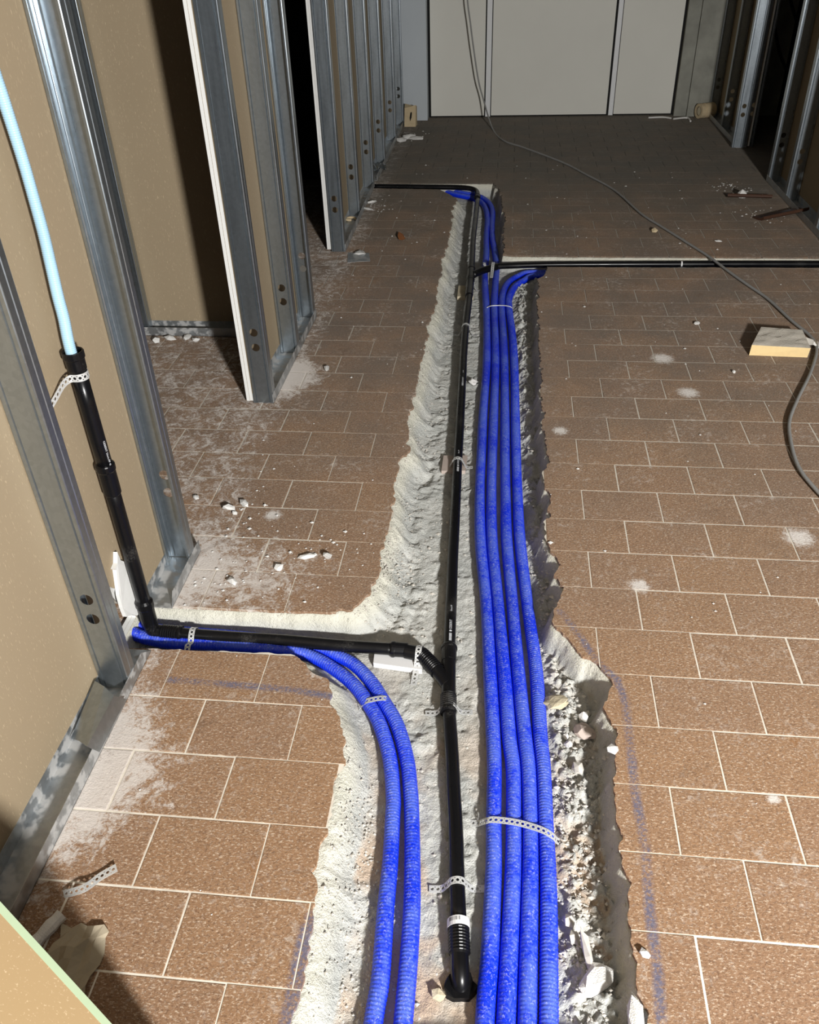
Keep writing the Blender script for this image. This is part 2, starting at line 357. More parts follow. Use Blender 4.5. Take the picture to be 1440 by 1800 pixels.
# grout / screed bed with the trench opening cut out
bv, bf = plate([(XMIN, YMIN), (XMAX, YMIN), (XMAX, YMAX), (XMIN, YMAX)], [OUT])
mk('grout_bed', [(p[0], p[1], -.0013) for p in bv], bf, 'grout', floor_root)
def project(p):
    d = Vector(p)-CC; z = d.dot(f_)
    return (720+1473.511*d.dot(r_)/z, 900-1473.511*d.dot(u_)/z, z)
tile_me = None
def full_tile_mesh(w_, d_):
    mb = MB(); e = .0022; a, b = w_/2, d_/2
    mb.v = [(-a, -b, -.009), (a, -b, -.009), (a, b, -.009), (-a, b, -.009), (-a, -b, -.0011), (a, -b, -.0011), (a, b, -.0011), (-a, b, -.0011),
            (-a+e, -b+e, 0), (a-e, -b+e, 0), (a-e, b-e, 0), (-a+e, b-e, 0)]
    mb.f = [(8, 9, 10, 11)]+[(i, (i+1) % 4, 4+(i+1) % 4, 4+i) for i in range(4)]+[(4+i, 4+(i+1) % 4, 8+(i+1) % 4, 8+i) for i in range(4)]
    return mb
G = .0037
cands = []      # (projected size, verts, faces, (cx,cy) or None)
ft = full_tile_mesh(TW-G, TD-G)
bbx = (OUTA[:, 0].min(), OUTA[:, 0].max(), OUTA[:, 1].min(), OUTA[:, 1].max())
segA, segB = OUTA, np.roll(OUTA, -1, axis=0)
for r in range(-26, 27):
    y1 = TY0-TD*r; y0 = y1-TD
    if y1 > YMAX+TD or y0 < YMIN-TD: continue
    off = .5 if r % 2 else 0.0
    for c in range(-16, 14):
        x0 = TX0+TW*(c+off); x1 = x0+TW; cx, cy = (x0+x1)/2, (y0+y1)/2
        if x1 < XMIN or x0 > XMAX: continue
        if cx < -1.15 and cy < 2.0: continue
        if cx < -1.15 and not (cy < 3.75 or 4.6 < cy < 6.4): continue
        if cx > 2.1 and cy < 5.9: continue
        px, py, pz = project((cx, cy, 0))
        area = TW*TD/(pz*pz) if (-120 < px < 1560 and -60 < py < 1960) else 0
        if cx < -1.1 or cx > 1.9: area *= .6
        # does the trench outline touch this tile?
        near = ((np.minimum(segA[:, 0], segB[:, 0]) < x1) & (np.maximum(segA[:, 0], segB[:, 0]) > x0) & (np.minimum(segA[:, 1], segB[:, 1]) < y1) & (np.maximum(segA[:, 1], segB[:, 1]) > y0)).any()
        if not near:
            if pip(OUT, cx, cy): continue
            cands.append((area, None, None, (cx, cy))); continue
        a0, a1, b0, b1 = x0+G/2, x1-G/2, y0+G/2, y1-G/2
        rect = [(a0, b0), (a1, b0), (a1, b1), (a0, b1)]
        V = [Vector(p) for p in rect]; E = [(0, 1), (1, 2), (2, 3), (3, 0)]
        m = (np.minimum(segA[:, 0], segB[:, 0]) < x1+.02) & (np.maximum(segA[:, 0], segB[:, 0]) > x0-.02) & (np.minimum(segA[:, 1], segB[:, 1]) < y1+.02) & (np.maximum(segA[:, 1], segB[:, 1]) > y0-.02)
        for k in np.nonzero(m)[0]:
            n = len(V); V += [Vector(segA[k]), Vector(segB[k])]; E.append((n, n+1))
        v, e, f, *_ = delaunay_2d_cdt(V, E, [], 0, 1e-5)
        keep = []
        for t in f:
            q = sum((v[k] for k in t), Vector((0, 0)))/len(t)
            if a0 < q.x < a1 and b0 < q.y < b1 and not pip(OUT, q.x, q.y): keep.append(tuple(t))
        # connected pieces
        par = {}
        def find(k):
            while par.setdefault(k, k) != k: k = par[k]
            return k
        for t in keep:
            for k in t[1:]: par[find(k)] = find(t[0])
        comp = {}
        for t in keep: comp.setdefault(find(t[0]), []).append(t)
        for ts in comp.values():
            ar = sum(abs((v[t[1]]-v[t[0]]).cross(v[t[2]]-v[t[0]]))/2 for t in ts)
            if ar < .0006: continue
            ids = sorted({k for t in ts for k in t}); mp = {k: i for i, k in enumerate(ids)}; n = len(ids)
            vv = [(v[k].x, v[k].y, 0) for k in ids]+[(v[k].x, v[k].y, -.009) for k in ids]
            ff = []; ec = {}
            for t in ts:
                q = tuple(mp[k] for k in t)
                A = (vv[q[1]][0]-vv[q[0]][0])*(vv[q[2]][1]-vv[q[0]][1])-(vv[q[1]][1]-vv[q[0]][1])*(vv[q[2]][0]-vv[q[0]][0])
                if A < 0: q = q[::-1]
                ff.append(q)
                for i in range(len(q)): ec[(q[i], q[(i+1) % len(q)])] = 1
            for (a, b) in list(ec):
                if (b, a) not in ec: ff.append((b, a, a+n, b+n))
            cands.append((area*ar/(TW*TD), vv, ff, None))
cands.sort(key=lambda k: -k[0])
rest = MB(); tile_full = None
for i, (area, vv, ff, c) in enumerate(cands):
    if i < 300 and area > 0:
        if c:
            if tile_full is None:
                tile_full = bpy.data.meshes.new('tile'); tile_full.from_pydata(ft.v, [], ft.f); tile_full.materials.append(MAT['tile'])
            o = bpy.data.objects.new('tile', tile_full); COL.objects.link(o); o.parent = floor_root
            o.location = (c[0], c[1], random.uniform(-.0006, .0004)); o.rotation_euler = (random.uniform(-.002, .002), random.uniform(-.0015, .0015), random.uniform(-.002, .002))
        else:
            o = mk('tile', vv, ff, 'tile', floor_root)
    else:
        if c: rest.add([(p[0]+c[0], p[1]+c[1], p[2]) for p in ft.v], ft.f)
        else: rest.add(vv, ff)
tag(rest.build('tile_field', 'tile', floor_root), 'more of the same tiles, too far or hidden to pick apart', kind='stuff')

# trench bed: displaced ground
h = .0062
gx = np.arange(-1.16, 1.98, h); gy = np.arange(.36, 6.40, h)
DIST = np.full((len(gx), len(gy)), .25); SWG = np.full_like(DIST, .05)
for k in range(len(OUT)):
    a = OUTA[k]; b = OUTA[(k+1) % len(OUT)]
    i0 = max(0, int((min(a[0], b[0])-.13-gx[0])/h)); i1 = min(len(gx), int((max(a[0], b[0])+.13-gx[0])/h)+2)
    j0 = max(0, int((min(a[1], b[1])-.13-gy[0])/h)); j1 = min(len(gy), int((max(a[1], b[1])+.13-gy[0])/h)+2)
    if i1 <= i0 or j1 <= j0: continue
    XX, YY = np.meshgrid(gx[i0:i1], gy[j0:j1], indexing='ij'); dx, dy = b-a; L2 = max(dx*dx+dy*dy, 1e-12)
    t = np.clip(((XX-a[0])*dx+(YY-a[1])*dy)/L2, 0, 1); d = np.hypot(XX-a[0]-t*dx, YY-a[1]-t*dy)
    sub = DIST[i0:i1, j0:j1]; m = d < sub; sub[m] = d[m]; SWG[i0:i1, j0:j1][m] = SW[k]
INS = np.zeros_like(DIST, bool)
YG = gy
for k in range(len(OUT)):      # even-odd fill
    (xa, ya), (xb, yb) = OUTA[k], OUTA[(k+1) % len(OUT)]
    js = np.nonzero((ya > YG) != (yb > YG))[0]
    for j in js:
        xc = (xb-xa)*(YG[j]-ya)/(yb-ya)+xa
        INS[gx > xc, j] ^= True
XX, YY = np.meshgrid(gx, gy, indexing='ij')
n1 = vnoise(XX, YY, 9, 1); n2 = vnoise(XX, YY, 28, 2); n3 = vnoise(XX, YY, 70, 3); n4 = vnoise(XX, YY, 130, 4)
CON4 = [(0.1331,0.744,-0.0765),(0.1384,1.057,-0.0765),(0.1215,1.625,-0.0765),(0.0788,2.204,-0.0765),(0.0607,3.03,-0.0765),(0.0241,4.163,-0.0765)]
c4y = [p[1] for p in CON4]; c4x = [p[0] for p in CON4]
o_ = np.argsort(c4y); xc4 = np.interp(YY, np.array(c4y)[o_], np.array(c4x)[o_])
right = np.clip((XX-xc4-.02)/.03, 0, 1)*(YY < 4.6)
left = np.clip((-.22-XX)/.05, 0, 1)*np.clip((YY-1.6)/.2, 0, 1)*np.clip((3.2-YY)/.6, 0, 1)
SD = np.where(INS, DIST, -np.minimum(DIST, .03))
def blur(A, k):
    for ax in (0, 1):
        P_ = np.pad(A, [(k, k) if a == ax else (0, 0) for a in (0, 1)], mode='edge'); c_ = np.cumsum(P_, axis=ax)
        A = (np.take(c_, range(2*k, P_.shape[ax]), axis=ax)-np.concatenate([np.zeros_like(np.take(c_, [0], axis=ax)), np.take(c_, range(0, P_.shape[ax]-2*k-1), axis=ax)], axis=ax))/(2*k+1)
    return A
SWB = blur(SWG, 6); soft = np.clip((SWB-.02)/.03, 0, 1)
SB = blur(blur(SD, 4), 3); DE = SD*(1-soft)+(SB+.004)*soft
sw = SWB*(.75+.5*n1)
t = np.clip(DE/sw, 0, 1); t = t*t*(3-2*t)
patch = np.clip((n1-.52)/.12, 0, 1)*(XX < xc4-.15)
amp = .004+.015*right+.006*left+.005*patch
bed = BED+(n2-.5)*amp*1.3+(n3-.5)*amp+(n4-.5)*amp*.55+right*.012
wall = np.clip(DIST/.02, 0, 1)
Z = -.0095+(bed+.0095)*t
n5 = vnoise(XX, YY, 210, 5)
Z += ((n2-.5)*.010+(n3-.5)*.007+(n4-.5)*.006)*wall*(1-t)+(n5-.5)*.0035*wall+((n4-.5)*.013+(n5-.5)*.009)*right*wall
Z = np.where(INS, np.minimum(Z, -.003), -.0095)
act = INS | (DIST < .010)
idx = -np.ones(Z.shape, int); idx[act] = np.arange(act.sum())
V = np.stack([XX[act], YY[act], Z[act]], -1)
q = act[:-1, :-1] & act[1:, :-1] & act[1:, 1:] & act[:-1, 1:]
F = np.stack([idx[:-1, :-1][q], idx[1:, :-1][q], idx[1:, 1:][q], idx[:-1, 1:][q]], -1)
tb = mk('trench_bed', V.tolist(), F.tolist(), 'mortar', floor_root, True)
def bedz(x, y):
    i = int(round((x-gx[0])/h)); j = int(round((y-gy[0])/h))
    i = min(max(i, 0), len(gx)-1); j = min(max(j, 0), len(gy)-1); return float(Z[i, j]) if INS[i, j] else 0.0
# loose crumbs in the trench and on the tiles (uncountable)
def chunk(c, s, rot=None, n=1, seed=0, mb=None, flat=.7, mi=0):
    R = random.Random(seed); mb = mb or MB()
    bm = bmesh.new(); bmesh.ops.create_icosphere(bm, subdivisions=n, radius=1)
    M3 = Matrix.Rotation(R.uniform(0, 6.28), 3, 'Z') @ Matrix.Rotation(R.uniform(-.5, .5), 3, 'X')
    vs = []
    for v in bm.verts:
        k = 1+R.uniform(-.28, .28)
        p = Vector((v.co.x*s[0]*k, v.co.y*s[1]*k, v.co.z*s[2]*k)); p = M3 @ p; vs.append(Vector(c)+p)
    fs = [tuple(v.index for v in f.verts) for f in bm.faces]; bm.free()
    return mb.add(vs, fs, mi)
cr = MB(); cnt = 0
CL = [(-0.2985,2.064,-0.08),(-0.3122,1.952,-0.08),(-0.301,2.345,-0.08),(-0.312,2.761,-0.08),(-0.2376,0.871,-0.08),(-0.2832,1.046,-0.08),(-0.2817,1.162,-0.08),(-0.2575,0.779,-0.08),(-0.352,1.795,-0.08),(-0.3286,3.18,-0.08),(-0.3367,2.005,-0.08),(0.1907,0.9575,-0.08),(0.2099,1.089,-0.08),(0.192,1.233,-0.08)]
while cnt < 4000:
    u = random.random()
    if cnt >= 2600: u = 2.0
    if u > 1:
        sx, sy, _ = random.choice(CL); x = random.gauss(sx, .035); y = random.gauss(sy, .06)
    elif u < .62:
        y = random.choice((random.uniform(.5, 2.2), random.uniform(.5, 4.3))); xr = float(np.interp(y, np.array(c4y)[o_], np.array(c4x)[o_]))
        x = xr+.025+abs(random.gauss(0, .075))
    elif u < .85:
        y = random.uniform(.55, 4.8); x = random.uniform(-.40, -.05)
    else:
        y = random.uniform(.5, 5.5); x = random.uniform(-.3, .2)
    i = int((x-gx[0])/h); j = int((y-gy[0])/h)
    if not (0 <= i < len(gx) and 0 <= j < len(gy) and INS[i, j]): continue
    s = min(.013, .0022+abs(random.gauss(0, .0028)))*(.72 if u > 1 else 1)
    bmz = Z[i, j]; k = random.randint(0, 10**6)
    R = random.Random(k)
    vs = [(x+s*R.uniform(.6, 1.2)*dx, y+s*R.uniform(.6, 1.2)*dy, bmz+s*.5*R.uniform(.5, 1.2)*dz+s*.2) for dx, dy, dz in ((1, 0, 0), (-1, 0, 0), (0, 1, 0), (0, -1, 0), (0, 0, 1), (0, 0, -1), (.7, .7, .3), (-.7, .6, -.2))][:6]
    cr.add(vs, [(0, 2, 4), (2, 1, 4), (1, 3, 4), (3, 0, 4), (2, 0, 5), (1, 2, 5), (3, 1, 5), (0, 3, 5)]); cnt += 1
tag(cr.build('mortar_crumbs', 'rubble'), 'loose grey mortar crumbs scattered over the trench bed', 'rubble', kind='stuff')
cr = MB(); cnt = 0
spots = [([(-0.7333,1.949,0),(-0.8609,2.214,0),(-0.5394,1.963,0),(-0.8729,1.818,0),(-1.292,2.982,0),(-1.559,3.537,0),(-1.371,3.557,0)][k], sp) for k, sp in enumerate((.20, .14, .16, .12, .12, .14, .16))]
spots += [(p, .15) for p in [(-0.8887,5.718,0),(-0.8887,7.891,0),(1.579,5.531,0),(1.501,6.19,0),(1.693,8.615,0)]]
while cnt < 420:
    if random.random() < .75: (sx, sy, _), sp = random.choice(spots); x = random.gauss(sx, sp*.6); y = random.gauss(sy, sp*.6)
    else: x = random.uniform(-.9, 1.5); y = random.uniform(.7, 7)
    if y > 8.45: continue
    if pip(OUT, x, y) or not (xl(y)+.03 < x < 1.75): continue
    s = min(.009, .0016+abs(random.gauss(0, .0022)))*(1+.12*y); R = random
    vs = [(x+s*R.uniform(.6, 1.2)*dx, y+s*R.uniform(.6, 1.2)*dy, max(.0003, s*.3+s*.5*dz)) for dx, dy, dz in ((1, 0, 0), (-1, 0, 0), (0, 1, 0), (0, -1, 0), (0, 0, 1), (0, 0, -1))]
    cr.add(vs, [(0, 2, 4), (2, 1, 4), (1, 3, 4), (3, 0, 4), (2, 0, 5), (1, 2, 5), (3, 1, 5), (0, 3, 5)]); cnt += 1
tag(cr.build('plaster_crumbs', 'plaster'), 'tiny white plaster crumbs strewn over the clay tiles', 'debris', kind='stuff')

# ------------------------------------------------------------------ STUD WALLS
SWD = .080; SH = 2.75
def stud_mesh():
    W2 = SWD/2; d = .046
    k = .0032; prof = [(-W2+.009, d), (-W2+.003, d), (-W2+.0009, d-.0009), (-W2, d-.003), (-W2, .026), (-W2+.0025, .0235), (-W2, .021)]+[(-W2+k-k*math.cos(q), k-k*math.sin(q)) for q in (0, .4, .8, 1.2, 1.571)]+[ (-.0300, 0), (-.0275, .0035), (-.0250, 0)]
    prof2 = [(-x, y) for x, y in prof[::-1]]
    v = []; f = []
    def strip(P):
        n = len(v)
        for x, y in P: v.append((x, y, 0)); v.append((x, y, SH))
        for k in range(len(P)-1): f.append((n+2*k, n+2*k+2, n+2*k+3, n+2*k+1))
    strip(prof); strip(prof2)
    holes = [circ(0, z, .0165, 14) for z in (.24, .302)]
    pv, pf = plate([(-.025, 0), (.025, 0), (.025, SH), (-.025, SH)], holes)
    n = len(v); v += [(p[0], 0, p[1]) for p in pv]; f += [tuple(n+k for k in t) for t in pf]
    me = bpy.data.meshes.new('stud'); me.from_pydata(v, [], f); me.update(); me.materials.append(MAT['metal']); return me
STUD = stud_mesh()
def stud(root, x, y, flip=False, rz=0.0, z=.004):
    o = bpy.data.objects.new('stud', STUD); COL.objects.link(o); o.parent = root
    o.location = (x, y, z); o.rotation_euler = (0, 0, rz+(math.pi if flip else 0)); solid(o, .0011, 0); return o
def track(root, a, b, width=.084, hgt=.042, cuta=0, cutb=0):
    """U channel on the floor from a to b (centre line)"""
    a = Vector((a[0], a[1], 0)); b = Vector((b[0], b[1], 0)); t = (b-a).normalized(); n = Vector((-t.y, t.x, 0)); w2 = width/2; mb = MB(); th = .0014; z0 = .0006
    def slab(o0, o1, zz0, zz1, ca=0, cb=0):
        lo = [a+n*o0, b+n*o0, b+n*o1, a+n*o1]
        L = [Vector((p.x, p.y, zz0)) for p in lo]; H = [Vector((p.x, p.y, zz1)) for p in lo]
        H[0] += t*ca; H[3] += t*ca; H[1] -= t*cb; H[2] -= t*cb
        mb.hexa(L, H)
    slab(-w2, w2, z0, z0+th); slab(-w2, -w2+th, z0, hgt, cuta, cutb); slab(w2-th, w2, z0, hgt, cuta, cutb)
    return mb.build('floor_track', 'track', root)
def board(root, x, y0, y1, z0=.012, z1=2.75, th=.0125, hole=None, name='plasterboard', facing=1):
    """board on the plane x (its back face, looking to +x when facing=1), going to x-facing*th"""
    if hole is None:
        mb = MB(); mb.box((min(x, x-facing*th), y0, z0), (max(x, x-facing*th), y1, z1)); mb.i = [1, 1, 1, 0, 1, 0]
        o = mb.build(name, None, root, mats=['tan', 'gypsum']); return o
    v, f = plate([(y0, z0), (y1, z0), (y1, z1), (y0, z1)], [hole])
    n = len(v); mb = MB(); mb.v = [(x, p[0], p[1]) for p in v]+[(x-th, p[0], p[1]) for p in v]
    ec = set()
    for t in f:
        A = (v[t[1]][0]-v[t[0]][0])*(v[t[2]][1]-v[t[0]][1])-(v[t[1]][1]-v[t[0]][1])*(v[t[2]][0]-v[t[0]][0])
        if A < 0: t = t[::-1]
        mb.f.append(t); mb.i.append(0); mb.f.append(tuple(k+n for k in t[::-1])); mb.i.append(0)
        for i in range(3): ec.add((t[i], t[(i+1) % 3]))
    for a, b in ec:
        if (b, a) not in ec: mb.f.append((b, a, a+n, b+n)); mb.i.append(1)
    return mb.build(name, None, root, mats=['tan', 'gypsum'])

wl = thing('wall_left', 'row of galvanised stud partitions with brown board backs and two door gaps on the left', 'wall', (0, 0, 0), kind='structure')
XB = -1.004        # back face of the boards
# near run
track(wl, (-.962, -.9), (-.962, 1.545), cutb=.05); track(wl, (-.962, 1.715), (-.962, 1.985), cuta=.03)
stud(wl, -.962, 1.405); stud(wl, -.962, 1.948, flip=True)
for y in (-.8, .25): stud(wl, -.962, y-.75)
hole = [(1.515, .0125), (1.505, .06), (1.512, .12), (1.520, .17), (1.535, .205), (1.565, .21), (1.60, .17), (1.635, .08), (1.66, .0125)]
hole = [(a, max(b, .013)) for a, b in hole]
board(wl, XB, -1.6, 1.985, hole=hole); board(wl, XB-.013, -1.6, 1.985, hole=hole)
# middle run
track(wl, (-.962, 2.955), (-.962, 3.85))
stud(wl, -.962, 2.957); stud(wl, -.962, 3.43); stud(wl, -.962, 3.845, flip=True)
board(wl, XB, 2.952, 3.85); board(wl, XB-.013, 2.95, 3.85)
# far run
fy = [4.83, 5.55, 6.235, 6.94, 7.74, 8.40]
track(wl, (xl(4.83)-.042, 4.825), (xl(6.3)-.042, 6.25)); track(wl, (xl(6.4)-.042, 6.40), (xl(8.5)-.042, 8.50))
for y in fy: stud(wl, xl(y)-.042, y-.02, rz=.01)
for k in range(2):
    mb = MB(); o0 = -.084-.0005-k*.013
    for (a, b) in ((4.825, 6.6), (6.601, 8.55)):
        mb = MB(); lo = [(xl(a)+o0, a, .012), (xl(b)+o0, b, .012), (xl(b)+o0-.0125, b, .012), (xl(a)+o0-.0125, a, .012)]
        mb.hexa(lo, [(p[0], p[1], 2.75) for p in lo]); mb.i = [1, 1, 0, 1, 0, 1]; mb.build('plasterboard', None, wl, mats=['tan', 'gypsum'])
# torn gypsum beside the riser, as part of the wall
tp = [(-0.996,1.641,0.2626),(-0.996,1.647,0.2293),(-0.996,1.681,0.192),(-0.996,1.668,0.1907),(-0.996,1.663,0.0269),(-0.996,1.647,0.0302),(-0.996,1.627,0.0532),(-0.996,1.594,0.0749),(-0.996,1.591,0.1106),(-0.996,1.593,0.1536),(-0.996,1.601,0.1791),(-0.996,1.613,0.2242),(-0.996,1.606,0.2332),(-0.996,1.625,0.2377)]
mb = MB(); mb.hexa([(-1.003, p[1], p[2]) for p in tp][::-1], [(-.990-.004*random.random(), p[1], p[2]) for p in tp][::-1])
tag(mb.build('torn_gypsum', 'gypsum', wl), 'torn white gypsum edge beside the riser')

# wall across the side room seen through the first door gap
wa = thing('wall_alcove', 'brown board partition facing the camera inside the first door gap', 'wall', (0, 0, 0), kind='structure')
track(wa, (-2.6, 3.64), (-1.04, 3.64)); stud(wa, -1.728, 3.62); stud(wa, -2.36, 3.62)
mb = MB(); mb.box((-2.6, 3.682, .012), (-1.045, 3.6945, 2.75)); mb.i = [1, 1, 0, 1, 0, 1]; mb.build('plasterboard', None, wa, mats=['tan', 'gypsum'])
mb = MB(); mb.box((-2.62, 1.9, 0), (-2.60, 3.70, 2.75)); mb.build('side_board', 'tan', wa)

wr = thing('wall_right', 'dark stud partition with brown board backs and one door gap on the right', 'wall', (0, 0, 0), kind='structure')
RX = 1.835
track(wr, (RX, 4.76), (RX, 6.37)); track(wr, (RX-.005, 7.37), (RX-.005, 8.64)); track(wr, (RX, 4.0), (RX, 4.56))
for y in (4.45, 5.17, 5.86, 6.325): stud(wr, RX, y, rz=-.01)
stud(wr, RX-.04, 7.36); stud(wr, RX+.04, 7.40, flip=True); stud(wr, RX, 8.01); stud(wr, RX, 8.60)
for (a, b) in ((4.0, 5.2), (5.201, 6.37), (7.37, 8.66)):
    mb = MB(); mb.box((RX+.0425, a, .012), (RX+.055, b, 2.75)); mb.i = [1, 1, 1, 0, 1, 0]; mb.build('plasterboard', None, wr, mats=['tan', 'gypsum'])
# rooms beyond the right partition
rb = MB(); rb.box((RX+.056, 4.40, 0), (3.5, 4.46, 2.75)); rb.build('lamp_block_board', 'tan', wr)  # unseen board, added to keep lamp light out of the right room
rb = MB(); rb.box((3.40, 4.46, 0), (3.46, 8.9, 2.75)); rb.build('end_board', 'concrete', wr)

# back wall
wb = thing('wall_back', 'pale panelled end wall with two white joint strips between grey piers', 'wall', (0, 0, 0), kind='structure')
YB = 8.70
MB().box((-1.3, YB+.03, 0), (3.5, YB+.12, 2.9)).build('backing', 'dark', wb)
for x0, x1 in ((-.765, -.262), (-.196, .878), (.945, 1.468)):
    MB().box((x0, YB, .015), (x1, YB+.03, 2.75)).build('panel', 'panel', wb)
for x0, x1 in ((-.250, -.204), (.898, .938)):
    MB().box((x0, YB-.006, .006), (x1, YB+.03, 2.75)).build('joint_strip', 'strip', wb)
mb = MB().box((-1.12, YB-.12, 0), (-.79, YB+.03, 2.75))
pr_ = mb.build('pier', 'pier', wb)
mb = MB().box((-.985, YB-.122, .12), (-.80, YB-.1205, 2.75)); tag(mb.build('filler_patch', 'pier', wb), 'smoother pale filler coat')
mb = MB()
mb.box((1.49, YB-.05, 0), (1.60, YB+.03, 2.75)); mb.box((1.602, YB-.075, 0), (1.70, YB+.03, 2.75)); mb.box((1.70, YB-.06, 0), (2.4, YB+.03, 2.75))
mb.build('concrete_pier', 'concrete', wb)
# ceiling
cl = MB().box((-2.7, -4, 2.92), (3.6, 8.9, 3.0)).build('ceiling', 'ceil'); tag(cl, 'bare ceiling slab above the corridor', 'ceiling', kind='structure')

# ------------------------------------------------------------------ BLUE CONDUITS
def ribbed(r, pitch, depth):
    return lambda s, L, i: r-depth*(.5-.5*math.cos(2*math.pi*s/pitch)) + .0006*math.sin(s*9)
def conduit(path, label, r=.0186, mat='blue', pitch=.0078, rib=.0006, group='blue corrugated conduits in the trench', cat='conduit', name='corrugated_conduit', n=14):
    mb = tube_mesh(path, ribbed(r, pitch, rib), n, pitch/4)
    o = mb.build(name, mat, None, True); return tag(o, label, cat, group)
zc = BED+.0186+.001
conduit([(0.014,0.6261,-0.0765),(0.0135,0.7328,-0.0765),(0.0189,0.8432,-0.0765),(0.0208,0.9404,-0.0765),(0.0217,1.047,-0.0765),(0.0188,1.166,-0.0765),(0.0169,1.296,-0.0765),(0.0118,1.393,-0.0765),(-0.0031,1.615,-0.0765),(-0.0207,1.877,-0.0765),(-0.0504,2.196,-0.0765),(-0.0637,2.496,-0.0765),(-0.0671,2.728,-0.0765),(-0.071,3.023,-0.0765),(-0.0709,3.458,-0.0765),(-0.0796,3.817,-0.0765),(-0.0932,4.16,-0.0765),(-0.1124,4.517,-0.0765),(-0.1198,4.79,-0.0765),(-0.1207,5.027,-0.0765),(-0.1314,5.363,-0.0765),(-0.1341,5.687,-0.0765),(-0.1539,5.948,-0.0765),(-0.1914,6.114,-0.0765),(-0.2519,6.21,-0.075),(-0.3664,6.28,-0.07),(-0.5193,6.384,-0.065),(-0.825,6.469,-0.062)],
        'blue corrugated conduit next to the black pipe, leftmost of the four side by side')
conduit([(0.0501,0.6295,-0.0765),(0.0527,0.7365,-0.0765),(0.0569,0.8467,-0.0765),(0.0607,0.9439,-0.0765),(0.0641,1.051,-0.0765),(0.0641,1.17,-0.0765),(0.062,1.3,-0.0765),(0.0515,1.396,-0.0765),(0.0354,1.618,-0.0765),(0.0147,1.88,-0.0765),(-0.0122,2.198,-0.0765),(-0.0212,2.462,-0.0765),(-0.0252,2.73,-0.0765),(-0.027,3.026,-0.0765),(-0.0301,3.459,-0.0765),(-0.0397,3.819,-0.0765),(-0.0521,4.161,-0.0765),(-0.0545,4.519,-0.0765),(-0.0542,4.791,-0.0765),(-0.0662,5.028,-0.0765),(-0.0904,5.307,-0.0765),(-0.1017,5.6,-0.0765),(-0.1055,5.894,-0.0765),(-0.13,6.072,-0.0765),(-0.1742,6.2,-0.0765),(-0.2298,6.265,-0.072),(-0.3268,6.31,-0.066),(-0.5215,6.411,-0.064),(-0.8278,6.493,-0.062)],
        'blue corrugated conduit second from the black pipe among the four side by side')
conduit([(0.0881,0.6331,-0.0765),(0.0919,0.7402,-0.0765),(0.0949,0.8502,-0.0765),(0.0981,0.9473,-0.0765),(0.101,1.054,-0.0765),(0.1016,1.173,-0.0765),(0.0988,1.303,-0.0765),(0.0904,1.399,-0.0765),(0.0739,1.621,-0.0765),(0.0568,1.883,-0.0765),(0.0361,2.201,-0.0765),(0.0289,2.465,-0.0765),(0.0232,2.733,-0.0765),(0.0192,3.028,-0.0765),(0.0107,3.461,-0.0765),(0.0001,3.82,-0.0765),(-0.014,4.162,-0.0765),(-0.0114,4.368,-0.0765),(0.0141,4.538,-0.0765),(0.0702,4.641,-0.075),(0.1309,4.692,-0.073)]+[(.28, 4.685, -.072), (.45, 4.688, -.0765), (.8, 4.69, -.0765), (1.9, 4.69, -.0765)],
        'blue corrugated conduit third from the black pipe, bending into the right hand branch')
conduit([(0.128,0.6369,-0.0765),(0.132,0.7439,-0.0765),(0.1351,0.8538,-0.0765),(0.1378,0.9508,-0.0765),(0.1384,1.057,-0.0765),(0.1364,1.176,-0.0765),(0.1349,1.306,-0.0765),(0.1293,1.402,-0.0765),(0.1223,1.625,-0.0765),(0.1013,1.886,-0.0765),(0.0788,2.204,-0.0765),(0.0709,2.468,-0.0765),(0.065,2.735,-0.0765),(0.0607,3.03,-0.0765),(0.0552,3.463,-0.0765),(0.0439,3.822,-0.0765),(0.0241,4.163,-0.0765),(0.0225,4.32,-0.0765),(0.0519,4.478,-0.0765),(0.1048,4.58,-0.075),(0.1558,4.642,-0.073)]+[(.30, 4.642, -.072), (.45, 4.649, -.0765), (.8, 4.65, -.0765), (1.9, 4.65, -.0765)],
        'blue corrugated conduit at the outer right of the four, beside the broken trench edge', rib=.0013)
conduit([(-0.1923,0.6064,-0.0765),(-0.1941,0.7135,-0.0765),(-0.1917,0.7844,-0.0765),(-0.1994,0.9207,-0.0765),(-0.2032,1.027,-0.0765),(-0.2121,1.146,-0.0765),(-0.217,1.196,-0.0765),(-0.2395,1.306,-0.0765),(-0.2775,1.406,-0.0765),(-0.3186,1.475,-0.0765),(-0.3658,1.535,-0.0765),(-0.4226,1.583,-0.0765),(-0.4841,1.621,-0.074),(-0.5484,1.637,-0.068),(-0.6608,1.638,-0.06),(-0.7731,1.639,-0.058),(-0.9072,1.633,-0.055),(-1.004,1.648,-0.05),(-1.064,1.675,-0.04)],
        'blue corrugated conduit at the outer left of the curving pair near the wye', group='pair of blue conduits curving to the left wall', rib=.0012)
conduit([(-0.1368,0.6117,-0.0765),(-0.1386,0.7187,-0.0765),(-0.1406,0.8287,-0.0765),(-0.145,0.9255,-0.0765),(-0.1548,1.032,-0.0765),(-0.1684,1.15,-0.0765),(-0.1809,1.231,-0.0765),(-0.1976,1.309,-0.0765),(-0.2335,1.409,-0.0765),(-0.2768,1.482,-0.0765),(-0.3216,1.551,-0.0765),(-0.3779,1.61,-0.0765),(-0.4329,1.64,-0.076),(-0.4995,1.665,-0.075),(-0.6245,1.683,-0.075),(-0.7599,1.689,-0.072),(-0.9313,1.693,-0.07),(-1.035,1.699,-0.06),(-1.083,1.708,-0.045)],
        'blue corrugated conduit at the inner right of the curving pair near the wye', group='pair of blue conduits curving to the left wall', rib=.0012)
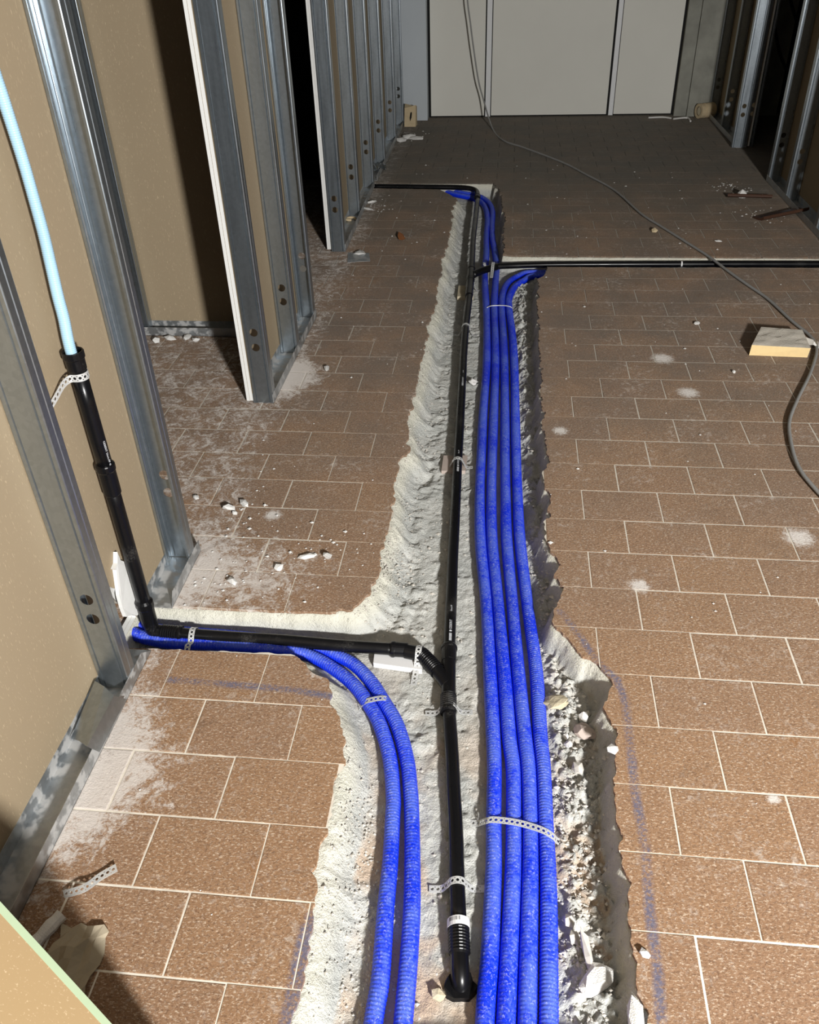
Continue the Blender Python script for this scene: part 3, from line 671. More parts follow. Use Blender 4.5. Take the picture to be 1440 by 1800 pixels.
conduit([(-.965, 1.655, .72)]+[(-0.965,1.649,0.8358),(-0.965,1.658,0.9064),(-0.965,1.66,0.9562),(-0.965,1.667,1.024),(-0.965,1.673,1.089),(-0.965,1.674,1.161),(-0.965,1.674,1.219),(-0.965,1.671,1.274),(-0.965,1.666,1.345),(-0.965,1.661,1.398),(-0.965,1.663,1.454),(-0.965,1.674,1.524)],
        'light blue corrugated conduit rising out of the black riser on the left wall', .0125, 'lightblue', .0044, .0010, None, n=14)

# ------------------------------------------------------------------ BLACK DRAIN PIPES
PR = .0172
def pipe(name, path, label, r=PR, step=.03, group='black drain pipes'):
    t = thing(name, label, 'pipe', tuple(path[len(path)//2]), group)
    tube_mesh(path, r, 20, step).build('tube', 'black', t, True); return t
def socket(t, a, b, r=PR, name='socket', k=1.22, ribs=0):
    a = Vector(a); b = Vector(b); L = (b-a).length
    prof = [(0, r), (.0005, r*k*1.03), (.004, r*k*1.07), (.009, r*k*1.07), (.012, r*k)]
    if ribs:
        s = .016
        while s < L-.008: prof += [(s, r*k), (s+.0015, r*k*1.06), (s+.003, r*k*1.06), (s+.0045, r*k)]; s += .0065
    prof += [(L-.008, r*k), (L-.001, r*1.06), (L, r)]
    return lathe(a, b, prof, 20).build(name, 'black', t, False)
def text(t, s, at, along, up, size, mat='print', name='printed_text'):
    c = bpy.data.curves.new('txt', 'FONT'); c.body = s; c.size = size; c.align_y = 'CENTER'; c.resolution_u = 2
    o = bpy.data.objects.new('txt', c); COL.objects.link(o)
    bpy.context.view_layer.update(); dg = bpy.context.evaluated_depsgraph_get()
    me = bpy.data.meshes.new_from_object(o.evaluated_get(dg)); bpy.data.objects.remove(o)
    X = Vector(along).normalized(); Zv = (Vector(up)-X*Vector(up).dot(X)).normalized(); Y = Zv.cross(X)
    me.transform(Matrix(((X.x, Y.x, Zv.x, at[0]), (X.y, Y.y, Zv.y, at[1]), (X.z, Y.z, Zv.z, at[2]), (0, 0, 0, 1))))
    me.materials.clear(); me.materials.append(MAT[mat]); return link(name, me, t)
def bars(t, at, along, up, L, H, mat='print', name='printed_code', seed=3, fill=.6):
    X = Vector(along).normalized(); Zv = (Vector(up)-X*Vector(up).dot(X)).normalized(); Y = Zv.cross(X); R = random.Random(seed); mb = MB(); s = 0
    while s < L:
        wd = R.choice((.0006, .0010, .0016)); a = Vector(at)+X*s
        mb.add([a-Y*H/2, a+X*wd-Y*H/2, a+X*wd+Y*H/2, a+Y*H/2], [(0, 1, 2, 3)]); s += wd+R.choice((.0005, .0008))
    return mb.build(name, mat, t)
MAIN_LO = [(-0.0466,0.9031,-0.0745),(-0.0567,1.012,-0.0745),(-0.0662,1.126,-0.0745),(-0.0766,1.219,-0.074),(-0.0862,1.316,-0.0735),(-0.1023,1.452,-0.0725),(-0.1084,1.509,-0.072)]
MAIN_UP = [(-0.1174,1.664,-0.071),(-0.12,1.726,-0.0705),(-0.1251,1.864,-0.069),(-0.1329,2.065,-0.067),(-0.1363,2.176,-0.066),(-0.1442,2.428,-0.063),(-0.1512,2.63,-0.061),(-0.157,2.858,-0.058),(-0.1647,3.115,-0.055),(-0.1731,3.402,-0.0515),(-0.1777,3.533,-0.05),(-0.1841,3.86,-0.0465),(-0.1856,4.234,-0.042),(-0.1907,4.501,-0.039)]
MAIN_FAR = [(-0.1932,4.624,-0.038),(-0.1977,4.826,-0.036),(-0.2069,5.183,-0.034),(-0.21,5.586,-0.032),(-0.2138,6.002,-0.03)]
FARL = [(-0.2178,6.101,-0.03),(-0.2235,6.192,-0.027),(-0.246,6.244,-0.023),(-0.288,6.267,-0.019),(-0.3875,6.287,-0.018),(-0.6367,6.301,-0.018),(-0.9355,6.316,-0.018),(-1.058,6.321,-0.018)]
t = pipe('drain_pipe', MAIN_LO, 'black drain pipe length between the wye and the floor elbow')
t = pipe('drain_pipe', MAIN_UP, 'long black drain pipe running beside the four blue conduits beyond the wye')
def on_pipe(P, py, lift, side=0):
    """point on top of a pipe line at world y"""
    for a, b in zip(P[:-1], P[1:]):
        if min(a[1], b[1]) <= py <= max(a[1], b[1]):
            k = (py-a[1])/(b[1]-a[1]); p = Vector(a).lerp(Vector(b), k); d = (Vector(b)-Vector(a)).normalized()
            if d.y < 0: d = -d
            n = Vector((d.y, -d.x, 0)).normalized(); q = math.radians(side)
            up = Vector((0, 0, 1))*math.cos(q)+n*math.sin(q); return p+up*(PR+lift), d, up
for y0, sz in ((1.70, .0105), (2.56, .0095), (3.22, .009)):
    p, d, up = on_pipe(MAIN_UP, y0, .0006, 8); bars(t, p, d, up, .03, .0075)
    p, d, up = on_pipe(MAIN_UP, y0+.036, .0007, 8); mb = MB(); Y = up.cross(d); a = p
    mb.add([a-Y*.0035, a+d*.006-Y*.0035, a+d*.006+Y*.0035, a+Y*.0035], [(0, 1, 2, 3)]).build('printed_square', 'print', t)
    p, d, up = on_pipe(MAIN_UP, y0+.045, .0008, 8); text(t, 'GEBERIT', p, d, up, sz)
    p, d, up = on_pipe(MAIN_UP, y0+.12, .0008, 8); text(t, 'Silent-PP', p, d, up, sz*.7)
socket(t, MAIN_UP[-1], Vector(MAIN_UP[-1]).lerp(Vector(MAIN_UP[-3]), .4), name='end_socket')
t = pipe('drain_pipe', MAIN_FAR, 'black drain pipe length beyond the right hand branch, ending at the far bend')
t = pipe('drain_pipe', FARL, 'black drain pipe bending left under the far stud run', step=.012)
socket(t, FARL[0], (Vector(FARL[0])+Vector((0, -.06, 0))), name='bend_socket')
LB = [(-0.2587,1.656,-0.056),(-0.4137,1.653,-0.05),(-0.5811,1.656,-0.045),(-0.7611,1.653,-0.04),(-0.9109,1.654,-0.036)]
t = pipe('drain_pipe', LB, 'black drain pipe crossing from the left wall to the wye')
RB = [(-0.0692,4.69,-0.036),(0.033,4.683,-0.028),(0.2231,4.685,-0.022),(0.6617,4.693,-0.019),(1.277,4.709,-0.019),(1.819,4.719,-0.019)]
t = pipe('drain_pipe', RB, 'black drain pipe in the narrow right hand branch trench', r=.0165)
p = [(0.9649,4.7,-0.019)][0]; lathe((p[0]-.004, p[1], p[2]), (p[0]+.004, p[1], p[2]), [(0, .0168), (.0005, .0172), (.0075, .0172), (.008, .0168)], 18).build('tape_band', 'white', t)
# right branch tee on the main line
A = Vector(MAIN_UP[-1]); B = Vector(MAIN_FAR[0]); mid = A.lerp(B, .5)
t = thing('tee_fitting', 'black tee fitting where the right hand branch leaves the main pipe', 'pipe fitting', tuple(mid))
lathe(A-(B-A)*.3, B+(B-A)*.3, [(0, .019), (.004, .0225), (.02, .0225), (.026, .020), ((B-A).length*1.6-.026, .020), ((B-A).length*1.6-.02, .0225), ((B-A).length*1.6-.004, .0225), ((B-A).length*1.6, .019)], 20).build('body', 'black', t)
tube_mesh([mid+Vector((.01, 0, -.002)), mid.lerp(Vector(RB[0]), .5)+Vector((0, 0, 0)), Vector(RB[0])+Vector((.02, 0, 0))], .0195, 16, .012).build('branch_socket', 'black', t, True)
# wye
wa_, wb_ = Vector(MAIN_UP[0]), Vector(MAIN_LO[-1]); d = (wb_-wa_).normalized(); LW = (wb_-wa_).length
t = thing('wye_fitting', 'black wye fitting joining the left wall pipe to the main drain pipe', 'pipe fitting', tuple(wa_.lerp(wb_, .5)))
lathe(wa_-d*.030, wa_+d*.030, [(0, .0175), (.001, .0215), (.006, .0235), (.012, .0235), (.016, .0215), (.06, .0205)], 22).build('upper_socket', 'black', t)
tube_mesh([wa_+d*.02, wb_], .0195, 20, .01).build('body', 'black', t, True)
socket(t, wb_+d*.055, wb_-d*.012, name='lower_coupling', k=1.2, ribs=1)
wy = [(-0.2376,1.652,-0.0565),(-0.1941,1.645,-0.058),(-0.1649,1.616,-0.062),(-0.1324,1.578,-0.068),(-0.1118,1.546,-0.0715)]
tube_mesh([Vector(p) for p in wy[1:]], .0188, 20, .006).build('branch', 'black', t, True)
t = thing('bend_fitting', 'black ribbed bend between the left wall pipe and the wye', 'pipe fitting', wy[1])
bp = [Vector(p) for p in (wy[0], (Vector(wy[0])+Vector(wy[1]))/2, wy[1], wy[2], (Vector(wy[2])*.35+Vector(wy[3])*.65))]
tube_mesh(bp, lambda s, L, i: .0205+(.0016 if (s > L*.35 and int(s/.0035) % 2) else 0), 20, .0022).build('sleeve', 'black', t, False)
dd = (Vector(LB[1])-Vector(LB[0])).normalized(); s0 = Vector(LB[0])
lathe(s0+dd*.022, s0-dd*.026, [(0, .018), (.001, .021), (.005, .0228), (.011, .0228), (.015, .021), (.048, .0205)], 22).build('socket', 'black', t)
# floor elbow at the near end
e0 = Vector(MAIN_LO[0]); dn = (Vector(MAIN_LO[0])-Vector(MAIN_LO[1])).normalized()
t = thing('elbow_fitting', 'black elbow turning down into the bed at the near end of the main pipe', 'pipe fitting', tuple(e0))
socket(t, e0-dn*.006, e0+dn*.066, name='ribbed_socket', k=1.22, ribs=1)
ep = [e0+dn*.05]; cx_ = e0+dn*.085
for k in range(0, 7):
    q = math.radians(15*k); ep.append(cx_+dn*(.030*math.sin(q))+Vector((0, 0, -.030*(1-math.cos(q)))))
ep.append(ep[-1]+Vector((0, 0, -.03)))
tube_mesh(ep, .0185, 20, .006).build('bend', 'black', t, True)
lab = lathe(e0-dn*.008, e0+dn*.010, [(0, PR*1.335), (.018, PR*1.345)], 24, caps=False); lab_ = solid(lab.build('barcode_label', 'white', t), .0006); tag(lab_, 'white barcode label')
side_ = Vector((dn.y, -dn.x, 0)).normalized(); Rr = PR*1.36
mb = MB(); R = random.Random(5); q = -52
while q < 6:
    wd = R.choice((1.2, 2.0, 3.2))
    pts = []
    for qq in (q, q+wd):
        u = -side_*math.sin(math.radians(qq))+Vector((0, 0, 1))*math.cos(math.radians(qq))
        pts.append((e0+u*(Rr)))
    s1, s2 = -dn*.006, dn*.002
    mb.add([pts[0]+s1, pts[1]+s1, pts[1]+s2, pts[0]+s2], [(0, 1, 2, 3)]); q += wd+R.choice((1.2, 2.2, 4))
mb.build('barcode', 'ink', lab_)
p0 = ep[-2]
col = MB(); pr2 = []
n = 13; R = random.Random(2); top = []; bot = []
for k in range(n):
    a = 2*math.pi*k/n; rr = .030*(1+R.uniform(-.12, .14)); top.append((p0.x+rr*math.cos(a), p0.y+rr*math.sin(a)*.9, BED+.012+R.uniform(-.003, .004))); bot.append((p0.x+rr*1.15*math.cos(a), p0.y+rr*1.15*math.sin(a)*.9, BED-.01))
col.hexa(bot, top); col.build('collar', 'black', t)
# riser at the left wall
RC = Vector((-.965, 1.655, 0)); RR = .0190
t = thing('riser_pipe', 'black riser pipe standing in the left stud wall with sockets', 'pipe', (RC.x, RC.y, 0))
tube_mesh([RC+Vector((0, 0, .02)), RC+Vector((0, 0, .50))], RR, 20, .1).build('tube', 'black', t, True)
tube_mesh([RC+Vector((0, 0, .50)), RC+Vector((0, 0, .79))], RR, 20, .1).build('tube', 'black', t, True)
lathe(RC+Vector((0, 0, .44)), RC+Vector((0, 0, .532)), [(0, RR), (.004, RR*1.14), (.07, RR*1.16), (.074, RR*1.27), (.088, RR*1.27), (.0905, RR*1.2), (.092, RR)], 22).build('coupling', 'black', t)
mb = lathe(RC+Vector((0, 0, .782)), RC+Vector((0, 0, .832)), [(0, RR), (.005, RR*1.14), (.030, RR*1.17), (.033, RR*1.3), (.047, RR*1.3), (.049, RR*1.24), (.0485, RR*1.08), (.016, RR*1.05), (.016, RR*.4)], 22, caps=False); mb.build('top_socket', 'black', t)
lathe(RC+Vector((0, 0, .0)), RC+Vector((0, 0, .085)), [(0, RR*1.15), (.055, RR*1.17), (.06, RR*1.28), (.078, RR*1.28), (.085, RR)], 22).build('bottom_socket', 'black', t)
ln = [(-0.946,1.646,0.6557)][0]
text(t, 'GEBERIT Silent-PP 40', RC+Vector((RR*.93+.0012, -RR*.42, .60)), (0, 0, -1), (1, -.4, 0), .008)
lbl = Vector(LB[-1])
t = thing('elbow_fitting', 'black elbow at the foot of the riser by the left wall', 'pipe fitting', tuple(lbl))
tube_mesh([RC+Vector((0, 0, .03)), RC+Vector((0, 0, -.01)), RC+Vector((.004, 0, -.030)), RC+Vector((.025, 0, -.036)), Vector((lbl.x+.01, lbl.y, lbl.z))], .0205, 18, .006).build('bend', 'black', t, True)
dd = (Vector(LB[-2])-lbl).normalized(); socket(t, lbl+dd*.035, lbl-dd*.03, name='ribbed_socket', ribs=1)

# ------------------------------------------------------------------ PERFORATED STRAPS
def strap(path, label, wdir=None, width=.0165, name='perforated_strap', group='perforated fixing straps', step=.003):
    P, s = resample(path, step); L = s[-1]; W2 = width/2
    n = max(2, int(L/.004)); outer = [(L*k/n, -W2) for k in range(n+1)]+[(L-L*k/n, W2) for k in range(n+1)]
    holes = []; u = .007; k = 0
    while u < L-.005:
        holes.append(circ(u, 0, .0036, 8))
        if u+.006 < L-.004: holes.append(circ(u+.006, .0048, .0014, 6)); holes.append(circ(u+.006, -.0048, .0014, 6))
        u += .012
    v, f = plate(outer, holes)
    T, N, B = frames(P); A = np.array([tuple(p) for p in P]); out = []
    for (u, vv) in v:
        p = Vector((np.interp(u, s, A[:, 0]), np.interp(u, s, A[:, 1]), np.interp(u, s, A[:, 2])))
        i = min(len(P)-1, int(round(u/L*(len(P)-1))))
        if wdir is not None: wv = Vector(wdir).normalized()
        else:
            tt = P[-1]-P[0]; wv = Vector((-tt.y, tt.x, 0)).normalized()
        out.append(p+wv*vv)
    o = mk(name, out, f, 'strap'); solid(o, .0009); return tag(o, label, 'strap', group)
def over_pipe(P, y, half, zl=None, r=PR, skew=0.0):
    """arched strap path across a pipe at world y"""
    q, d, up = on_pipe(P, y, 0.0); c = q-up*PR; n = Vector((d.y, -d.x, 0)).normalized(); zl = zl if zl is not None else BED+.004; pts = []
    pts.append(c-n*half+Vector((0, -skew, zl-c.z))); pts.append(c-n*(r+.016)+Vector((0, -skew*.5, zl-c.z+.001)))
    for a in (-80, -45, 0, 45, 80):
        k = math.radians(a); pts.append(c+n*((r+.0022)*math.sin(k))+Vector((0, 0, (r+.0022)*math.cos(k))))
    pts.append(c+n*(r+.016)+Vector((0, skew*.5, zl-c.z+.001))); pts.append(c+n*half+Vector((0, skew, zl-c.z)))
    return pts
yy = lambda P, i: P[i][1]
y1 = [(-0.1037,1.472,-0.07)][0][1]; y2 = [(-0.0541,0.989,-0.07)][0][1]; y3 = [(-0.1533,2.648,-0.06)][0][1]; y4 = [(-0.173,3.859,-0.04)][0][1]; y5 = [(-0.1884,4.486,-0.04)][0][1]
strap(over_pipe(MAIN_LO, y1, .062), 'perforated strap clamped over the main black pipe just below the wye')
strap(over_pipe(MAIN_LO, y2, .060), 'perforated strap clamped over the main black pipe nearest the barcode label')
strap(over_pipe(MAIN_UP, y3, .056, BED+.012), 'perforated strap over the black pipe on the pinkish spacer board')
strap(over_pipe(MAIN_UP, y4, .056, BED+.008), 'perforated strap over the black pipe beside the wire tie on four conduits')
strap(over_pipe(MAIN_UP, y5-.03, .056, BED+.008), 'perforated strap over the black pipe just before the tee')
strap([(-0.0586,1.152,-0.092),(-0.0194,1.151,-0.09),(-0.0065,1.145,-0.075),(0.0036,1.138,-0.058),(0.0188,1.14,-0.0555),(0.0634,1.138,-0.0555),(0.1,1.131,-0.0555),(0.1312,1.121,-0.0555),(0.1504,1.115,-0.064),(0.1618,1.117,-0.083),(0.1748,1.116,-0.09),(0.1971,1.112,-0.09)],
      'perforated strap across all four blue conduits in the foreground')
strap([(-0.3434,1.465,-0.092),(-0.3371,1.468,-0.08),(-0.3218,1.466,-0.06),(-0.3084,1.468,-0.0558),(-0.2912,1.474,-0.0555),(-0.2724,1.478,-0.057),(-0.2604,1.484,-0.075),(-0.2555,1.488,-0.09),(-0.2398,1.483,-0.092)],
      'perforated strap across the pair of curving blue conduits')
b5 = [(-0.199,1.647,-0.058)][0]
strap([(b5[0]+.002, b5[1]+.026, b5[2]-.012), (b5[0]+.002, b5[1]+.018, b5[2]+.014), (b5[0], b5[1], b5[2]+.0235), (b5[0]-.001, b5[1]-.019, b5[2]+.014), (b5[0]-.003, b5[1]-.030, b5[2]-.012), (b5[0]-.006, b5[1]-.055, BED+.010), (b5[0]-.008, b5[1]-.075, BED+.004), (b5[0]-.009, b5[1]-.085, BED+.003)],
      'perforated strap hanging over the bend beside the wye', (1, 0, 0))
b6 = [(-0.8426,1.654,-0.038)][0]
strap([(b6[0], b6[1]+.024, b6[2]-.014), (b6[0], b6[1]+.016, b6[2]+.012), (b6[0], b6[1], b6[2]+.0200), (b6[0], b6[1]-.017, b6[2]+.012), (b6[0], b6[1]-.030, b6[2]-.002), (b6[0]-.001, b6[1]-.048, -.034), (b6[0]-.002, b6[1]-.066, -.050)],
      'perforated strap over the left wall pipe and blue conduit near the riser', (1, 0, 0))
rs = [(-1.000, 1.565, .738), (-.992, 1.585, .752), (-.984, 1.612, .768), (-.9765, 1.6315, .772)]
for a in (-95, -70, -45, -20, 5, 30, 55):
    k = math.radians(a); rs.append((RC.x+(RR+.0022)*math.cos(k), RC.y+(RR+.0022)*math.sin(k), .772))
strap(rs, 'perforated strap wrapped around the black riser under its top socket', (0, 0, 1), .018)
b7 = [(-0.0757,4.691,-0.035)][0]; b7 = (b7[0]+.004, b7[1]-.016, b7[2]+.004)
strap([(b7[0], b7[1]+.022, b7[2]-.012), (b7[0], b7[1]+.014, b7[2]+.014), (b7[0], b7[1], b7[2]+.0245), (b7[0]-.002, b7[1]-.028, b7[2]+.014), (b7[0]-.004, b7[1]-.062, -.040), (b7[0]-.006, b7[1]-.12, -.052)], 'perforated strap hanging over the right hand branch pipe at the tee', (1, 0, 0))
strap([(p[0], p[1], p[2]) for p in [(-0.8497,0.8514,0.004),(-0.8289,0.8535,0.012),(-0.8079,0.8592,0.018),(-0.8005,0.872,0.012),(-0.7876,0.8955,0.006),(-0.761,0.9146,0.01)]], 'loose perforated strap offcut lying on the tiles by the left wall track', None, .019)
# wire tie round the four conduits
ty = [(-0.09,4.137,-0.058),(-0.073,4.157,-0.0565),(-0.0352,4.164,-0.056),(0.0087,4.162,-0.056),(0.0352,4.158,-0.062),(0.0416,4.16,-0.075)]
tag(tube_mesh(ty, .0026, 8, .01).build('wire_tie', 'strap', None, True), 'thin pale tie around the four blue conduits before they part', 'tie')
p = [(-0.124,4.691,-0.032)][0]
tag(strap([(p[0], p[1]-.002, p[2]-.002), (p[0], p[1]-.012, p[2]+.022), (p[0]+.004, p[1]-.032, p[2]+.022), (p[0]+.010, p[1]-.048, p[2])], 'short pale strap end curled over the tee socket', (1, 0, 0), .012))
# spacer boards
def slab(name, lo, th, mat, label, cat, dz=0):
    mb = MB(); mb.hexa([Vector(p) for p in lo], [Vector(p)+Vector((0, 0, th)) for p in lo]); return tag(mb.build(name, mat), label, cat)
slab('spacer_block', [(-0.2105,2.613,-0.093),(-0.1219,2.619,-0.093),(-0.1188,2.727,-0.093),(-0.2099,2.721,-0.093)], .014, 'pink', 'pinkish spacer board under the strap on the long black pipe', 'spacer')
slab('spacer_block', [(-0.3242,1.618,-0.092),(-0.1877,1.603,-0.092),(-0.1906,1.668,-0.092),(-0.3274,1.675,-0.092)], .018, 'white', 'white plastic spacer block under the left wall pipe near the wye', 'spacer')
slab('spacer_block', [(-0.2532,4.319,-0.092),(-0.1683,4.33,-0.092),(-0.1753,4.488,-0.092),(-0.2563,4.477,-0.092)], .022, 'stone', 'small grey spacer under the black pipe before the tee', 'spacer')

# ------------------------------------------------------------------ CABLE
cp = [(-0.4272,8.45,1.225),(-0.4151,8.45,0.978),(-0.3885,8.45,0.8072),(-0.3612,8.45,0.6317),(-0.3112,8.45,0.3594),(-0.2616,8.45,0.195)]+[(-0.1654,8.126,0.012),(-0.0618,7.645,0.012),(0.1093,7.378,0.012),(0.3979,6.886,0.012),(0.5519,6.525,0.012),(0.7217,6.094,0.012),(0.8376,5.549,0.012),(0.9284,5.279,0.012),(1.025,5,0.012),(1.111,4.745,0.012),(1.174,4.504,0.012),(1.226,4.322,0.012),(1.286,4.122,0.012),(1.33,3.856,0.012),(1.367,3.684,0.012),(1.36,3.551,0.012),(1.274,3.32,0.012),(1.156,3.069,0.012),(1.082,2.894,0.012),(1.049,2.746,0.012),(1.031,2.584,0.012),(1.044,2.463,0.012),(1.083,2.321,0.012),(1.149,2.204,0.012)]
tag(tube_mesh(cp, .0068, 10, .03).build('power_cable', 'cable', None, True), 'grey cable hanging at the end wall and snaking over the tiles', 'cable')
for k, (pts, lab) in enumerate((([(2.08,8.506,1.08),(2.08,8.156,0.8658),(2.08,7.888,0.6934),(2.08,7.63,0.5861),(2.08,7.266,0.5008)], 'black cable hanging in the dark right hand room, beside the double stud'), ([(2.14,8.161,1.098),(2.14,7.949,0.9592),(2.14,7.76,0.8797),(2.14,7.593,0.82),(2.14,7.344,0.7346)], 'black cable hanging in the dark right hand room, nearer the single stud'))):
    tag(tube_mesh(pts, .012, 8, .05).build('hanging_cable', 'blackcable', None, True), lab, 'cable')

# ------------------------------------------------------------------ FOAM BLOCK AND DEBRIS
z5 = .055
t = thing('foam_block', 'cream coloured broken foam block lying on the tiles beside the grey cable', 'block', (1.2, 3.55, 0))
lo = [(1.064, 3.490, .001), (1.304, 3.478, .001), (1.322, 3.665, .001), (1.150, 3.690, .001)]
hi = [(1.066, 3.488, .050), (1.305, 3.470, .048), (1.318, 3.655, .052), (1.146, 3.675, .054)]
# lumpy top skin
mb = MB(); n = 12; vs = []
for j in range(n+1):
    for i in range(n+1):
        u, v_ = i/n, j/n; p = (Vector(hi[0])*(1-u)+Vector(hi[1])*u)*(1-v_)+(Vector(hi[3])*(1-u)+Vector(hi[2])*u)*v_
        edge = min(u, 1-u, v_, 1-v_); p.z += (random.uniform(-.003, .005))*(1 if edge > 0 else 0); vs.append(p)
mb.add(vs, [(j*(n+1)+i, j*(n+1)+i+1, (j+1)*(n+1)+i+1, (j+1)*(n+1)+i) for j in range(n) for i in range(n)]); mb.build('top_skin', 'foamtop', t, True)
mb = MB(); mb.add([*lo, *hi], [(3, 2, 1, 0), (0, 1, 5, 4), (1, 2, 6, 5), (2, 3, 7, 6), (3, 0, 4, 7)]); mb.build('body', 'foam', t)
def sheet(name, pts, faces, mat, label, cat, th=.002):
    o = mk(name, pts, faces, mat); solid(o, th); return tag(o, label, cat)
p = [(1.327,3.629,0.03),(1.354,3.583,0.035),(1.372,3.556,0.01),(1.349,3.568,0.02),(1.333,3.588,0.008),(1.352,3.537,0.05)]
sheet('paper_scrap', p, [(0, 1, 4), (1, 3, 4), (1, 2, 3), (1, 5, 2)], 'plaster', 'crumpled pale scrap where the grey cable bends by the foam block', 'paper')
# bent offcut of track leaning on the near track
a0, a1, b0, b1, c0, c1 = [Vector(q) for q in [(-0.992,1.374,0.059),(-0.992,1.216,0.0299)]+[(-0.9181,1.321,0.07),(-0.922,1.169,0.066),(-0.9057,1.347,0.03),(-0.909,1.186,0.026)]]
sheet('track_offcut', [a0, a1, b0, b1, c0, c1, (a0+b0)/2+Vector((.002, 0, .006)), (a1+b1)/2+Vector((.002, 0, .006))], [(0, 1, 7, 6), (6, 7, 3, 2), (2, 3, 5, 4)], 'metal', 'bent galvanised sheet offcut leaning in the near left track', 'metal offcut', .0012)
# leaning plasterboard in the near left corner
t = thing('plasterboard_sheet', 'brown plasterboard sheet with pale green edge leaning in the near left corner', 'board', (-.5, .1, 0))

eb, et = Vector((-.346, .430, .006)), Vector((-.886, .679, .705))
ed = (et-eb).normalized(); gd = Vector((0, -1, 0)); nd_ = ed.cross(gd).normalized()
if nd_.x < 0: nd_ = -nd_
L_ = (et-eb).length; wid = 1.15; sw_ = .0125
def pl(u, v_, d=0.0): return eb+ed*u+gd*v_+nd_*d
mb = MB(); mb.hexa([pl(0, sw_, -.0125), pl(L_, sw_, -.0125), pl(L_, wid, -.0125), pl(0, wid, -.0125)], [pl(0, sw_), pl(L_, sw_), pl(L_, wid), pl(0, wid)]); mb.build('board_back', 'tan2', t)
mb = MB(); mb.hexa([pl(0, 0, -.0125), pl(L_, 0, -.0125), pl(L_, sw_, -.0125), pl(0, sw_, -.0125)], [pl(0, .001, .0004), pl(L_, .001, .0004), pl(L_, sw_, .0004), pl(0, sw_, .0004)])
tag(mb.build('edge_paper', 'green', t), 'pale green paper wrapped round the edge')
def crumple(name, c, sx, sy, hh, seed, mat, label, cat, n=7, th=.0008):
    R = random.Random(seed); v = []
    for j in range(n):
        for i in range(n):
            x = (i/(n-1)-.5)*sx*R.uniform(.85, 1.1); y = (j/(n-1)-.5)*sy*R.uniform(.85, 1.1); v.append((c[0]+x, c[1]+y, c[2]+.001+abs(R.gauss(0, hh))))
    f = [(j*n+i, j*n+i+1, (j+1)*n+i+1, (j+1)*n+i) for j in range(n-1) for i in range(n-1)]
    return sheet(name, v, f, mat, label, cat, th)
c = [(-0.7734,0.7231,0),(-0.8468,0.7738,0)]
crumple('packing_paper', c[0], .10, .14, .010, 4, 'paper', 'crumpled brown paper on the tiles beside the leaning plasterboard', 'paper')
tr = tube_mesh([(c[1][0]-.015, c[1][1]-.04, .014), (c[1][0]+.003, c[1][1], .015), (c[1][0]+.018, c[1][1]+.03, .016)], lambda s, L, i: .013*(1+.12*math.sin(i*2.1)), 9, .012, caps=False)
o = tr.build('foil_tube', 'plaster'); solid(o, .001); tag(o, 'torn pale tube end lying by the near left track', 'scrap')
def chip(name, c, s, seed, mat, label, cat, group=None, z=None, n=1):
    z = bedz(c[0], c[1])+(.012 if s[1] > .03 else .003) if z is None else z
    mb = chunk((c[0], c[1], z+s[2]*.75), s, seed=seed, n=n); return tag(mb.build(name, mat), label, cat, group)
gp = 'white plaster chips on the tiles'
W_ = [(-0.8947,2.209,0),(-0.8478,2.238,0),(-0.8662,2.184,0),(-0.5774,1.974,0),(-0.5134,1.976,0),(-0.7588,3.27,0),(-1.028,2.268,0),(-0.7741,1.838,0),(-0.653,1.913,0),(-1.621,3.515,0),(-1.563,3.549,0),(-1.485,3.565,0),(-1.435,3.541,0),(-0.9234,5.826,0),(-0.9274,5.666,0),(-0.8814,7.823,0),(-0.8116,7.775,0),(-0.9367,7.692,0),(0.8989,3.823,0),(0.9661,3.32,0),(0.8787,5.206,0),(1.221,5.029,0),(0.3098,0.8348,0),(1.536,5.938,0),(-0.8522,4.788,0)]
labs = [('largest white plaster chip with a dark shadow, left tiles below the alcove', .028, .016, .012), ('flat white plaster chip just right of the largest one', .022, .012, .010), ('small white plaster chip below the largest one', .012, .010, .008),
        ('flat long plaster sliver near the bend of the left trench', .030, .010, .006), ('angular white plaster chip near the bend of the left trench', .020, .014, .012), ('white rectangular plaster sliver on the tiles beyond the middle partition', .036, .014, .010),
        ('small plaster chip beside the near door stud', .014, .010, .008), ('white plaster lump in the dust heap by the left track', .022, .014, .010), ('pale plaster flake in the middle of the left dust heap', .018, .012, .006),
        ('small white plastic plug on the alcove floor', .018, .016, .016), ('white plaster lump at the foot of the alcove track, left one', .026, .018, .014), ('white plaster lump at the foot of the alcove track, middle one', .026, .018, .014), ('white plaster lump at the foot of the alcove track, right one', .022, .016, .012),
        ('white plaster flake by the far stud track, near the black bend', .04, .022, .012), ('flat white flake on the tiles below the far studs', .055, .02, .008), ('white plaster piece below the beige foam at the far left corner', .07, .025, .02), ('long white plaster sliver at the far left corner', .08, .03, .014), ('broken grey plaster piece at the far left corner', .05, .03, .02),
        ('small white chip on the tiles left of the foam block', .016, .010, .006), ('tiny pale chip in front of the foam block', .010, .008, .006), ('brownish plaster crumb beside the cable beyond the right branch', .03, .018, .014), ('thin white flake beside the cable at the right branch', .022, .010, .006),
        ('cream chip lying on the blue chalk line in the foreground', .012, .009, .008), ('white plaster lump by the brown clay pieces at the right wall', .035, .025, .03), ('white torn flake lying on the flat steel offcut by the far studs', .035, .05, .010)]
for k, (c, (lab, a, b, d)) in enumerate(zip(W_, labs)):
    chip('plaster_chip', c, (a, b, d), 40+k, 'beige' if 'brownish' in lab else 'plaster', lab, 'debris', gp, z=.0)
